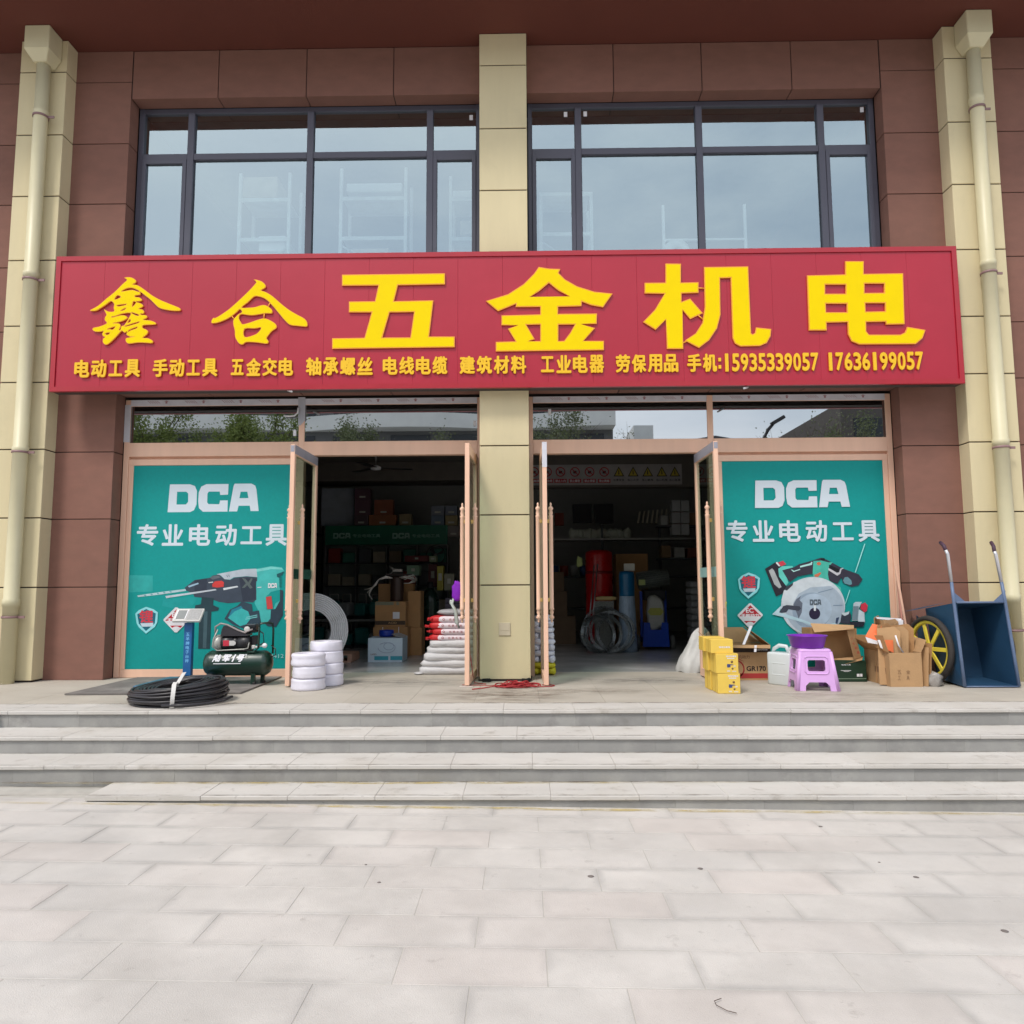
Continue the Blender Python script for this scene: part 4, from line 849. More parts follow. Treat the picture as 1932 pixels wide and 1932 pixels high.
part('loose_end', MB().tube([(-.12, 0, .02), (-.2, -.02, .01), (-.3, -.12, .006), (-.42, -.22, .006)], .006, 5).tube([(-.1, .05, .01), (-.25, .07, .006), (-.45, .1, .006), (-.55, .12, .006)], .004, 5).tube([(.2, -.05, .02), (.3, -.06, .01), (.4, -.02, .006), (.43, .05, .006), (.38, .12, .006), (.3, .1, .006)], .005, 5), M_ROPE, t)
tag(MB().tube([(-.40, -.3, .62), (-.38, -.32, .3), (-.35, -.36, .08), (-.33, -.4, .008), (-.2, -.5, .006)], .005, 5).obj('rope', M_ROPE), 'single red rope hanging down beside the door left of the central pilaster', 'rope')
tag(MB().box(-.47, -.33, -.72, -.6, .001, .004).obj('plastic_scrap', mat('scrap', (215, 205, 195), .6)), 'pale scrap on the platform under the inner left door', 'scrap')

M_SACK = mat('white_woven_sack', (205, 203, 205), .6, var=.05, sc=6, bump=.4, bsc=40); M_SR = mat('sack_red', (196, 40, 44), .5, var=.06); M_SP = mat('sack_pink_white', (222, 208, 214), .5, var=.04)
ordn = ['lowest', 'second', 'third', 'fourth', 'fifth']
for i in range(5):
    wd = .86 - i * .035; cx = -.63 + i * .012; zc = .047 + i * .079
    t = thing('sack', '%s plain white sack counting up from the floor, left of the central pilaster' % ordn[i], 'sack', (cx, .64, zc), 0, 'plain white sacks in the stack')
    part('body', MB().pillow(0, 0, 0, wd, .48, .128, seed=i, lump=.022, e=.36), M_SACK, t)
    if i == 0: part('ear', MB().pillow(-wd / 2 + .0, -.16, -.035, .12, .16, .02, seed=i + 30, lump=.06, e=.9), M_SACK, t)
    part('seam', MB().box(-wd / 2 + .06, wd / 2 - .06, -.2425, -.2405, -.006, -.003), mat('seam_grey', (165, 162, 165), .7), t)
for i in range(4):
    wd = .70 - (i % 2) * .02; cx = -.60 + (i % 2) * .012; zc = .435 + i * .073
    t = thing('cement_bag', '%s red and white printed bag above the plain sacks' % ['first', 'second', 'third', 'fourth'][i], 'bag', (cx, .62, zc), 0, 'red and white printed bags in the stack')
    part('body', MB().pillow(0, 0, 0, wd, .42, .102, seed=40 + i, lump=.02, e=.4), M_SR, t)
    q = MB().pillow(.02, -.004, 0, wd * .82, .427, .098, seed=40 + i, lump=.015, e=.3); q.obj('printed_panel', M_SP, t)
    part('ear', MB().pillow(-wd / 2 + .0, -.14, -.01 + .012 * (i % 2), .07, .1, .03, seed=50 + i, lump=.16, e=1.1), M_SR, t)
    for k, ch in enumerate('优质水泥'): text(ch, -.10 + k * .045, -.072 + k * .045, -.012, .012, -.2255, mat('bag_ink', (160, 70, 80), .6), t, 'lettering', .02)
    text('O', -.18, -.15, -.014, .014, -.2255, mat('bag_ink', (150, 50, 60), .6), t, 'emblem', .05)
t = thing('grey_bag', 'pale grey bag lying flat on top of the red and white bags', 'bag', (-.56, .62, .735)); part('body', MB().pillow(0, 0, 0, .6, .4, .075, seed=61, e=.42, lump=.03), mat('bag_grey', (165, 162, 165), .6), t)

M_GL = mat('white_glove_knit', (222, 224, 236), .9, var=.06, bump=.6, bsc=60); M_GY = mat('yellow_bag', (205, 195, 40), .6, var=.08, bump=.5, bsc=20)
for i in range(10):
    z = .045 + i * .069; yel = i < 2; wd = .30 - i * .006
    t = thing('glove_bundle', ('%s yellow bundle under the white glove stack' % ['lower', 'upper'][i]) if yel else '%s white glove bundle above the yellow ones, right of the central pilaster' % ['first', 'second', 'third', 'fourth', 'fifth', 'sixth', 'seventh', 'eighth'][i - 2], 'gloves', (.44, .44, z), 0, 'glove bundles stacked right of the central pilaster')
    m = MB()
    if i % 2: m.pillow(0, 0, 0, wd, .3, .075, seed=i, lump=.04, e=.5)
    else:
        for k in range(3): m.pillow(-wd / 3 + k * wd / 3, 0, 0, wd / 2.8, .3, .078, n=14, seed=i * 3 + k, lump=.05, e=.8)
    part('bundle', m, M_GY if yel else M_GL, t)
t = thing('white_bag', 'crumpled white woven bag standing inside the right doorway beside the door', 'bag', (2.28, .66, 0))
m = MB(); vs = []; fs = []
for a_ in range(17):
    h_ = a_ / 16; rr_ = .155 * (1 - h_ ** 1.7) ** .6 * (1 + .10 * math.sin(h_ * 9)) + .012
    for k in range(36):
        an = 2 * PI * k / 36; q_ = 1 + (.05 + .10 * h_) * math.sin(5 * an + 3 * h_) + .05 * math.sin(11 * an - 7 * h_) + .03 * math.sin(17 * an + 20 * h_)
        vs.append((rr_ * q_ * math.cos(an) * 1.15 + .13 * h_ ** 1.3, rr_ * q_ * math.sin(an), .54 * h_ + .012 * math.sin(4 * an)))
for a_ in range(16):
    for k in range(36): fs.append((a_ * 36 + k, a_ * 36 + (k + 1) % 36, (a_ + 1) * 36 + (k + 1) % 36, (a_ + 1) * 36 + k))
fs.append(tuple(16 * 36 + k for k in range(36))); m.add(vs, fs, 0, True)
part('body', m, mat('white_bag', (200, 200, 198), .6, var=.08, bump=.8, bsc=12), t)

# ================================================================== ON THE PLATFORM, RIGHT
M_YB = mat('yellow_carton', (226, 192, 84), .6, var=.03, sc=9)
def yellow_box(x, y, z, h, label, plain=False):
    t = thing('yellow_box', label, 'box', (x, y, z), random.uniform(-.02, .02), 'yellow boxes stacked beside the right door')
    part('carton', MB().box(-.108, .108, -.11, .11, 0, h - .002, c=.003), M_YB, t)
    part('flap_seam', MB().box(-.1075, .1075, -.004, .004, h - .002, h - .001).box(-.1092, -.108, -.003, .003, .01, h - .01), mat('yellow_seam', (180, 140, 50), .6), t)
    text('锂电钻套装', -.01 if not plain else -.03, .09 if not plain else .08, h - .035 if not plain else .05, h - .018 if not plain else .068, -.1115, M_WHITE, t, 'lettering', .03)
    if not plain:
        a = MB().prism([(0, .09), (.055, .085), (.06, .08), (.03, .077), (.03, .06), (.0, .055), (-.005, .07)], -.1118, -.1105); part('product_print', a, mat('print_navy', (60, 70, 120), .5), t)
        part('product_print', MB().lathe([(0, 0), (.012, 0), (.012, .001), (0, .001)], 12, 0, Matrix.Translation((.045, -.1105, .11)) @ Matrix.Rotation(PI / 2, 4, 'X')).lathe([(0, 0), (.01, 0), (.01, .001), (0, .001)], 12, 0, Matrix.Translation((.05, -.1105, .045)) @ Matrix.Rotation(PI / 2, 4, 'X')), mat('print_brown', (120, 90, 50), .5), t)
        part('product_print', MB().box(-.005, .025, -.1118, -.1105, .015, .028).box(.045, .085, -.1118, -.1105, .014, .024).box(.06, .08, -.1118, -.1105, .06, .075), mat('print_pale', (215, 205, 190), .5), t)
        part('lettering', MB().box(-.0, .07, -.1116, -.1105, h - .05, h - .043), M_WHITE, t)
yellow_box(2.205, -1.11, 0, .195, 'bottom yellow box at the front of the stack, drill printed on it'); yellow_box(2.19, -1.11, .195, .19, 'middle yellow box at the front of the stack'); yellow_box(2.155, -1.08, .385, .135, 'topmost yellow box with only a white line of print', True)
yellow_box(2.19, -.86, 0, .195, 'bottom yellow box behind the front stack'); yellow_box(2.17, -.87, .195, .19, 'middle yellow box behind the front stack'); yellow_box(2.14, -.84, .385, .14, 'top yellow box behind the front stack', True)

def carton(name, label, x0, x1, y0, y1, z0, z1, m, cat='cardboard box', group=None, top=True, rz=0):
    t = thing(name, label, cat, ((x0 + x1) / 2, (y0 + y1) / 2, z0), rz, group); a, b, h = (x1 - x0) / 2, (y1 - y0) / 2, z1 - z0; k = .005
    if top: part('carton', MB().box(-a, a, -b, b, 0, h, c=.003), m, t)
    else:
        part('carton', MB().box(-a, a, -b, -b + k, 0, h).box(-a, a, b - k, b, 0, h).box(-a, -a + k, -b + k, b - k, 0, h).box(a - k, a, -b + k, b - k, 0, h).box(-a + k, a - k, -b + k, b - k, 0, k), m, t)
    return t
# engine carton
t = carton('engine_carton', 'open brown carton printed GR170 with red band and circular emblem', 2.36, 2.95, -.2, .14, 0, .385, M_CARD, top=False)
M_PR = mat('print_red', (165, 50, 48), .7); M_PK = mat('print_black', (50, 36, 32), .7)
part('red_band', MB().box(-.294, .294, -.1725, -.1705, .022, .075), M_PR, t)
part('black_band', MB().box(-.294, .294, -.1725, -.1705, .305, .375), M_PK, t)
text('GR170', .02, .235, .10, .155, -.1735, M_PK, t, 'lettering', .04); text('汽油机动力', -.16, .06, .235, .275, -.1735, mat('print_brown2', (130, 90, 70), .7), t, 'lettering', .01)
text('Gasoline', .12, .26, .325, .352, -.1735, M_WHITE, t, 'lettering', .02)
em = MB().lathe([(.085, 0), (.10, 0), (.10, .001), (.085, .001)], 32, 0, Matrix.Translation((-.10, -.1715, .125)) @ Matrix.Rotation(PI / 2, 4, 'X'), closed=True)
em.prism([(-.19, .15), (-.15, .22), (-.08, .245), (.0, .205), (-.07, .228), (-.14, .205), (-.175, .15)], -.1725, -.1710).prism([(-.17, .18), (-.12, .25), (-.09, .27), (-.11, .245), (-.15, .19)], -.1724, -.1711)
part('emblem', em, M_PR, t)
part('emblem', MB().prism([(-.14, .1), (-.11, .08), (-.07, .1), (-.06, .15), (-.09, .165), (-.13, .16)], -.1722, -.1712), mat('print_tan', (140, 105, 85), .7), t)
part('flap', MB().quad((-.29, .165, .387), (.29, .165, .387), (.10, .20, .56), (-.12, .20, .56)), M_CARD, t); part('flap', MB().quad((-.294, -.17, .387), (-.294, .165, .387), (-.44, .12, .52), (-.42, -.12, .47)), M_CARD, t)
part('flap', MB().quad((.292, .165, .387), (.292, -.17, .387), (.15, -.14, .50), (.1, .14, .58)), M_CARD2, t); part('flap', MB().quad((-.294, -.172, .386), (.294, -.172, .386), (.25, -.30, .36), (-.2, -.29, .37)), M_CARD, t)
part('packing_strip', MB().quad((-.02, -.18, .39), (.01, -.18, .39), (.155, .0, .58), (.125, .0, .585)).quad((.07, -.3, .32), (.095, -.3, .32), (.11, -.28, .39), (.085, -.28, .39)), M_WHITE, t)
tag(MB().cyl((2.46, -.05, .55), (2.52, -.02, .86), .012).obj('broom_stick', mat('yellow_stick', (215, 195, 90), .5)), 'short yellow stick standing behind the engine carton by the right door', 'stick')

# jerrycan
t = thing('jerrycan', 'white plastic jerrycan with grip and screw cap beside the lilac stool', 'jerrycan', (2.965, -.55, 0), math.radians(-50))
M_JC = mat('milky_plastic', (212, 220, 222), .35, var=.03)
def rbox(hx, hy, z0, z1, r, n=5):
    m = MB(); prof = []
    for (cx, cy, a0) in ((hx - r, hy - r, 0), (-hx + r, hy - r, 90), (-hx + r, -hy + r, 180), (hx - r, -hy + r, 270)):
        for i in range(n + 1): a = math.radians(a0 + 90 * i / n); prof.append((cx + r * math.cos(a), cy + r * math.sin(a)))
    N_ = len(prof); zs = [(z0, .93), (z0 + .012, 1), (z1 - .02, 1), (z1 - .006, .975), (z1, .9)]; vs = []; fs = []
    for z, s_ in zs: vs += [(x * s_, y * s_, z) for x, y in prof]
    for j in range(len(zs) - 1):
        for k in range(N_): k2 = (k + 1) % N_; fs.append((j * N_ + k, j * N_ + k2, (j + 1) * N_ + k2, (j + 1) * N_ + k))
    fs += [tuple(range(N_ - 1, -1, -1)), tuple((len(zs) - 1) * N_ + k for k in range(N_))]
    return m.add(vs, fs, 0, True)
part('body', rbox(.145, .095, 0, .335, .035), M_JC, t)
part('grip', MB().tube([(-.12, 0, .31), (-.1, 0, .37), (-.04, 0, .405), (.04, 0, .40), (.075, 0, .33)], .021, 10), M_JC, t)
part('cap', MB().lathe([(.03, 0), (.034, .005), (.034, .032), (.028, .036), (0, .036)], 18, 0, Matrix.Translation((.105, 0, .36)) @ Matrix.Rotation(math.radians(25), 4, 'Y')).cyl((.09, 0, .32), (.107, 0, .365), .026), M_WHITE, t)
part('rib', MB().box(-.08, .08, -.098, -.094, .1, .112, c=.002).box(-.08, .08, -.098, -.094, .22, .232, c=.002).box(-.08, -.07, -.098, -.094, .112, .22, c=.002), M_JC, t)

# stool with basin
t = thing('stool', 'lilac plastic stool with a purple basin standing on it', 'stool', (3.145, -.86, 0), math.radians(-6))
M_LI = mat('lilac_plastic', (212, 166, 222), .42, var=.03)
def trap(w0, w1, zt): return None
H_ = .40; bt, tp = .205, .155
part('seat', rbox(tp + .005, tp + .005, H_ - .03, H_ + .008, .04), M_LI, t)
def round_rect(x0, x1, z0, z1, r, n=4):
    o = []
    for cx, cz, a0 in ((x1 - r, z1 - r, 0), (x0 + r, z1 - r, 90), (x0 + r, z0 + r, 180), (x1 - r, z0 + r, 270)):
        for i in range(n + 1): a = math.radians(a0 + 90 * i / n); o.append((cx + r * math.cos(a), cz + r * math.sin(a)))
    return o
out = [(-bt, 0), (-bt + .085, 0), (-bt + .09, .05), (-bt + .125, .085), (bt - .125, .085), (bt - .09, .05), (bt - .085, 0), (bt, 0), (bt - .012, .06), (tp + .012, H_ - .05), (tp, H_ - .02), (-tp, H_ - .02), (-tp - .012, H_ - .05), (-bt + .012, .06)]
for k in range(4):
    me = shape_mesh([out, round_rect(-.085, .085, .19, .30, .022)])
    bm = bmesh.new(); bm.from_mesh(me); bpy.data.meshes.remove(me)
    for v in bm.verts:
        x, z = v.co.x, v.co.y; yy = -(bt + (tp - bt) * z / H_) - .004; v.co = Vector((x, yy, z))
    r = bmesh.ops.extrude_edge_only(bm, edges=[e for e in bm.edges if len(e.link_faces) == 1])
    for g in r['geom']:
        if isinstance(g, bmesh.types.BMVert): g.co.y += .02
    me = bpy.data.meshes.new('leg_panel'); bmesh.ops.recalc_face_normals(bm, faces=bm.faces[:]); bm.to_mesh(me); bm.free(); me.materials.append(M_LI)
    me.transform(Matrix.Rotation(k * PI / 2, 4, 'Z')); link('leg_panel', me, t)
    q = MB(); M = Matrix.Rotation(k * PI / 2, 4, 'Z'); fr = round_rect(-.115, .115, .165, .335, .035)
    q.tube([M @ Vector((x, -(bt + (tp - bt) * z / H_) - .006, z)) for x, z in fr], .006, 5, closed=True); q.obj('moulding', M_LI, t)
    q = MB(); cx = bt - .012; q.cyl(M @ Vector((cx, -cx, 0)), M @ Vector((tp - .01, -tp + .01, H_ - .02)), .024, 10, r2=.02); q.obj('leg', M_LI, t)
t = thing('basin', 'deep purple plastic basin on top of the lilac stool', 'basin', (3.11, -.86, .411))
part('bowl', MB().lathe([(0, .0), (.15, .0), (.158, .01), (.186, .115), (.198, .118), (.2, .124), (.196, .126), (.183, .122), (.150, .012), (0, .008)], 36), mat('basin_purple', (116, 36, 168), .3, var=.05, sc=6), t)

# green box, brown open box above it
t = carton('green_box', 'dark green printed box low on the platform between stool and big carton', 3.59, 3.925, -.36, -.1, 0, .225, mat('green_carton', (24, 52, 34), .45, var=.08))
text('电动工具', -.10, -.0, .175, .19, -.1315, M_WHITE, t, 'lettering'); part('stripe', MB().box(-.16, .16, -.1315, -.1305, .03, .036), mat('stripe_pale', (130, 150, 130), .5), t)
part('print', MB().box(.06, .09, -.1315, -.1305, .055, .085).box(.095, .12, -.1315, -.1305, .055, .085).box(-.11, .0, -.1315, -.1305, .118, .123).box(-.08, -.02, -.1315, -.1305, .108, .112), M_WHITE, t)
t = carton('brown_carton', 'brown carton lying open toward the viewer above the green box', 3.42, 3.93, -.15, .12, .23, .56, M_CARD2, top=False)
t.children[0].rotation_euler = (0, 0, 0)
part('flap', MB().quad((-.30, -.36, .30), (.12, -.38, .335), (.245, -.1, .36), (-.24, -.1, .385)), M_CARD, t)
part('flap', MB().quad((.05, -.36, .34), (.13, -.36, .345), (.23, -.28, .02), (.14, -.3, .005)), M_CARD, t, 'narrow carton flap hanging down with print')
part('flap', MB().quad((-.02, -.34, -.05), (.2, -.36, -.0), (.28, -.22, .03), (-.05, -.2, .0)), M_CARD, t)
for k, ch in enumerate('小心轻放'): text(ch, .085 + k * .02, .115 + k * .02, .22 - k * .05, .25 - k * .05, -.366, M_PR, t, 'lettering', .01)

# big carton full of flattened cardboard
t = carton('big_carton', 'large open carton stuffed with folded cardboard, between stool and cart', 3.98, 4.31, -.77, -.2, 0, .345, M_CARD, top=False)
part('flap', MB().quad((-.167, -.28, .345), (-.167, .285, .345), (-.36, .24, .50), (-.20, -.24, .52)), M_CARD2, t)
part('flap', MB().quad((.165, .2, .345), (.165, -.28, .345), (.25, -.24, .47), (.27, .1, .49)), M_CARD, t)
for a, b, c, d in (('五', -.09, -.05, .13), ('金', .0, .04, .13), ('工', -.09, -.06, .07), ('具', .0, .03, .07)): text(a, b, c, d, d + .04, -.2875, mat('faded_ink', (140, 108, 78), .8), t, 'lettering', .0)
part('lettering', MB().box(-.1665, -.1655, -.2, .05, .12, .18), mat('faded_ink', (140, 108, 78), .8), t)
sheets = [(3.99, .60, -.72, M_CARD, -4), (4.04, .63, -.62, M_CARD2, 6), (4.09, .60, -.66, M_CARD, -8), (4.13, .67, -.55, M_CARD, 5), (4.18, .62, -.62, M_CARD2, -3), (4.23, .64, -.5, M_CARD, 9), (4.02, .70, -.42, M_CARD2, 12), (4.12, .66, -.36, M_CARD, -12)]
for i, (x, z, y, m, rz) in enumerate(sheets):
    q = MB().add([(-.11, 0, 0), (.10, 0, 0), (.12, .02, z - .05), (.07, .03, z), (-.10, .02, z - .02)] + [(-.11, .006, 0), (.10, .006, 0), (.12, .026, z - .05), (.07, .036, z), (-.10, .026, z - .02)],
        [(0, 1, 2, 3, 4), (9, 8, 7, 6, 5)] + [(j, j + 5, (j + 1) % 5 + 5, (j + 1) % 5) for j in range(5)])
    o = q.obj('cardboard_sheet', m, None, (x + .03, y + .02, .01), math.radians(rz * 4)); o.rotation_euler[0] = math.radians(-4 + i)
    tag(o, ['pale cardboard sheet at the front left inside the big carton', 'darker cardboard sheet second from the left inside the big carton', 'pale cardboard sheet in the middle front of the big carton', 'tall cardboard sheet right of the middle of the big carton', 'dull cardboard sheet near the right front of the big carton', 'rightmost cardboard sheet inside the big carton', 'tallest cardboard sheet at the back left of the big carton', 'pale cardboard sheet at the very back of the big carton'][i], 'cardboard', 'cardboard sheets in the big open carton')
M_OR = mat('orange_carton', (222, 112, 62), .5, var=.04)
t = thing('orange_box', 'flattened orange and white printed box tucked in the left of the big carton', 'box', (3.92, -.62, .42)); part('panel', MB().quad((-.11, 0, .08), (.0, -.02, .04), (.10, .06, .19), (.01, .08, .21)), M_OR, t); part('panel', MB().quad((-.11, -.005, .08), (-.09, -.01, .02), (.02, -.02, .0), (.0, -.02, .04)), M_WHITE, t)
t = thing('orange_label_box', 'small orange and white box corner pushed into the big carton', 'box', (4.02, -.70, .37)); part('panel', MB().quad((-.035, 0, .0), (.04, 0, -.03), (.05, .02, .10), (-.04, .02, .10)), M_OR, t); part('panel', MB().quad((-.09, .003, .02), (-.036, .0, .0), (-.041, .02, .1), (-.11, .023, .1)), M_WHITE, t)
tag(MB().tube([(4.08, -.72, .52), (4.10, -.73, .42), (4.14, -.74, .345)], .009, 6).obj('foam_strip', M_WHITE), 'white curved strip standing at the left corner of the big carton', 'foam strip')
t = thing('packing_foam', 'white angled foam packing frame on top of the cardboard sheets', 'packing foam', (4.10, -.45, .62)); part('bar', MB().quad((-.10, 0, .08), (-.09, 0, .06), (.18, .02, .03), (.18, .02, .06), th=.03), M_WHITE, t); part('bar', MB().quad((.14, 0, .045), (.14, 0, -.09), (.18, 0, -.09), (.19, 0, .045), th=.03), M_WHITE, t)
t = thing('flat_cartons', 'flattened cartons leaning between the big carton and the yellow wheel', 'cardboard', (4.335, -.70, 0)); 
for k, (x, h, a) in enumerate(((0, .40, 6), (.03, .44, 9), (.055, .36, 4))): o = MB().box(-.004, .004, -.07, .07, 0, h).obj('sheet', [M_CARD, M_CARD2, M_CARD][k], t, (x, k * .02, 0)); o.rotation_euler = (0, math.radians(a), math.radians(28))
tag(MB().pillow(4.45, -.70, .06, .2, .14, .15, e=1, seed=4, lump=.1).obj('plastic_bag', mat('cloudy_plastic', (150, 145, 140), .25, var=.15, sc=14, bump=.8, bsc=20)), 'crumpled clear plastic bag on the ground beside the yellow wheel', 'plastic bag')
# wooden sticks
def stick(a, b, w_, m, label):
    tag(MB().cyl(a, b, w_, 8).obj('wooden_stick', m), label, 'wooden stick', 'wooden sticks leaning in the window recess')
M_WD = mat('bare_wood', (190, 150, 128), .7, var=.1, sc=12, stretch=(4, 4, .5))
p = [at('H', 415, 330, -.05), at('H', 600, 1040, -.35)]; stick((p[1][0], -.35, p[1][1] - .5), (p[0][0], -.05, p[0][1]), .014, M_WD, 'long pale wooden stick leaning right of the saw poster')
p = [at('H', 440, 500, .05), at('H', 520, 960, -.2)]; stick((p[1][0], -.2, p[1][1] - .4), (p[0][0], .05, p[0][1]), .014, mat('pinkish_wood', (176, 118, 104), .7, var=.1), 'shorter pink brown stick leaning behind the long one')
p = [at('H', 425, 420, .12), at('H', 455, 980, .1)]; stick((p[1][0], .08, p[1][1] - .4), (p[0][0], .12, p[0][1]), .012, M_WD, 'thin upright stick tight against the right window frame')

# cart
t = thing('feed_cart', 'dark blue steel two wheeled cart tipped upright against the right pilaster', 'cart', (0, 0, 0))
M_CB = mat('cart_blue', (36, 68, 96), .45, var=.12, sc=4, spec=.4, bump=.1, bsc=50); M_RAIL = mat('rail_blue', (92, 110, 140), .4, var=.1)
Yb, Yt = -.86, -.74
bl = at('G', 1590, 832, Yb); br = at('G', 1905, 832, Yb); tl_ = at('G', 1540, 340, Yt); tR = at('G', 1822, 338, Yt)
A = [(bl[0], Yb, .012), (br[0], Yb, .012), (tR[0], Yt, tR[1]), (tl_[0], Yt, tl_[1])]
B = [(bl[0] + .10, -.30, .02), (br[0] - .06, -.30, .02), (tR[0] - .06, -.24, tR[1] - .02), (tl_[0] + .02, -.24, tl_[1] - .02)]
B = [(4.70, -.32, .04), (5.20, -.32, .04), (5.16, -.24, .78), (4.66, -.24, .78)]
kk = MB()
def wallq(a, b, c, d, th=.004): kk.quad(a, b, c, d, th=th)
kk = MB().quad(A[0], A[1], B[1], B[0], th=-.004); part('tray_bottom', kk, M_CB, t)
kk = MB().quad(B[0], B[1], B[2], B[3]); part('tray_back', kk, M_CB, t)
kk = MB().quad(A[0], B[0], B[3], A[3]); part('tray_side', kk, M_CB, t); kk = MB().quad(B[1], A[1], A[2], B[2]); part('tray_side', kk, M_CB, t)
kk = MB().quad(A[3], B[3], B[2], A[2]); part('tray_top', kk, M_CB, t)
nose = [(4.66, -.24, .78), (4.64, -.5, .82), (4.60, -.74, tl_[1] - .01)]
kk = MB().tube([A[0], (A[0][0] * .5 + A[3][0] * .5, (Yb + Yt) / 2, A[3][2] / 2), A[3]], .014, 8); 
for side, (c0, c1, c2, c3) in (('l', ((1525, 330), (1490, 60), (1480, 30), (1448, -8))), ('r', ((1822, 330), (1768, 60), (1762, 38), (1742, -8)))):
    base = A[0] if side == 'l' else A[1]; top = A[3] if side == 'l' else A[2]
    p1_, p2_, p3_, p4_ = [at('G', *c, Y_) for c, Y_ in ((c0, Yt), (c1, -.72), (c2, -.72), (c3, -.62))]
    part('rail', MB().tube([base, (base[0] * .5 + p1_[0] * .5, (Yb + Yt) / 2, p1_[1] / 2), (p1_[0], Yt, p1_[1]), (p1_[0] * .6 + p2_[0] * .4, -.735, p1_[1] * .6 + p2_[1] * .4)], .0165, 8), M_RAIL, t)
    part('handle', MB().tube([(p1_[0] * .6 + p2_[0] * .4, -.735, p1_[1] * .6 + p2_[1] * .4), (p2_[0], -.72, p2_[1]), (p3_[0], -.715, p3_[1] - .01)], .0168, 8), mat('galvanised', (205, 205, 210), .35, metal=.5, var=.08), t)
    part('grip', MB().tube([(p3_[0], -.715, p3_[1] - .012), ((p3_[0] + p4_[0]) / 2, -.68, (p3_[1] + p4_[1]) / 2), (p4_[0], -.62, p4_[1])], .019, 8), mat('grip_maroon', (72, 48, 66), .6), t)
    s_ = 1 if side == 'l' else -1
    part('gusset', MB().prism([(p1_[0], .865), (p1_[0] + s_ * .12, .865), (p1_[0] - s_ * .012, .98)], Yt + .0, Yt + .006), M_RAIL, t)
part('lip', MB().tube([A[3], A[2]], .012, 6).tube([A[0], A[1]], .008, 6), M_RAIL, t)
part('side_plate', MB().quad((4.655, -.05, .70), (4.655, -.26, .60), (4.665, -.30, .04), (4.66, -.06, .1), th=.004).add([(4.62, -.74, .86), (4.65, -.24, .80), (4.60, -.02, .755), (4.52, .0, .735), (4.60, -.2, .77)], [(0, 1, 2, 3, 4), (4, 3, 2, 1, 0)]), M_CB, t)
def cart_wheel(x, lab):
    Mw = Matrix.Translation((x, -.42 if lab == 'l' else -.40, .355)) @ Matrix.Rotation(math.radians(9 if lab == 'l' else 0), 4, 'Z') @ Matrix.Rotation(PI / 2, 4, 'Y')
    whl = part('wheel', MB().lathe([(.268, -.014), (.305, -.02), (.305, .02), (.268, .014)], 40, 0, Mw, closed=True), mat('wheel_yellow', (236, 214, 74), .45, var=.08), t)
    MB().lathe([(.303, -.028), (.33, -.034), (.348, -.022), (.355, 0), (.348, .022), (.33, .034), (.303, .028)], 44, 0, Mw, closed=True).obj('tyre', mat('worn_tyre', (52, 48, 46), .8, var=.2, sc=20, bump=.5, bsc=60), whl)
    MB().lathe([(0, -.035), (.032, -.035), (.032, .035), (0, .035)], 18, 0, Mw).obj('hub', mat('wheel_yellow', (214, 190, 66), .45), whl)
    for k in range(7):
        a = k * 2 * PI / 7 + .2; MB().box(.03, .29, -.021, .021, -.008, .008, M=Mw @ Matrix.Rotation(a, 4, 'Z'), c=.002).obj('spoke', mat('wheel_yellow', (214, 190, 66), .45), whl)
cart_wheel(4.585, 'l'); cart_wheel(5.27, 'r'); part('axle', MB().cyl((4.585, -.41, .355), (4.655, -.41, .355), .014), M_STEEL, t); part('axle', MB().cyl((5.205, -.40, .355), (5.27, -.40, .355), .014), M_STEEL, t)

# small marks and litter
SP = ['large dark spot right of centre in the middle of the paving', 'dark twin spot at the far right middle of the paving', 'tiny dark spot above the twin spot at the right', 'pale grey spot just right of the paving centre', 'dark spot close to the lowest step at the right', 'dark spot at the right edge of the lower paving', 'small dark spot left of centre on a tile', 'tiny dark spot beside a joint left of centre']
for i, (c, x, y, r) in enumerate((('R', 710, 677, .012), ('R', 1523, 699, .012), ('R', 1384, 645, .006), ('R', 297, 711, .014), ('R', 1163, 513, .011), ('R', 1857, 897, .013), ('LG', 1430, 744, .008), ('LG', 1380, 678, .006))):
    X0 = 1224 if c == 'R' else 0; u, v = (X0 + x / 1.578) * K, (1640 + y / 1.578) * K; d = ray(u, v); tt = (-.4635 - CAM.z) / d.z; p = CAM + d * tt
    tag(MB().lathe([(r * 1.25, 0), (r * .9, .0015), (0, .002)], 9).obj('gum_spot', mat('dark_spot', (112, 104, 100), .8), None, (p.x, p.y, -.4655 + SL * p.x)), SP[i], 'gum spot', 'dark spots on the paving')
u, v = (1224 + 800 / 1.578) * K, (1640 + 1195 / 1.578) * K; d = ray(u, v); p = CAM + d * ((-.4635 - CAM.z) / d.z)
tag(MB().tube([(.0, .04, .004), (-.03, .02, .006), (-.03, -.005, .005), (.0, -.04, .004), (.03, -.055, .004)], .0016, 4).obj('wire_scrap', mat('rusty_wire', (90, 75, 65), .7), None, (p.x, p.y, -.462 + SL * p.x)), 'thin bent wire scrap on the paving near the bottom of the picture', 'wire')

# ================================================================== INSIDE THE SHOP
def bx(p, q_, Y, d):                            # two photo points of a front face -> x0,x1,z0,z1
    (c, x, y), (x2, y2) = p, q_; a = at(c, x, y, Y); b = at(c, x2, y2, Y); return a[0], b[0], b[1], a[1]
M_DKB = mat('dark_shelf_board', (60, 62, 66), .6); M_TL2 = mat('display_green', (16, 112, 84), .5)
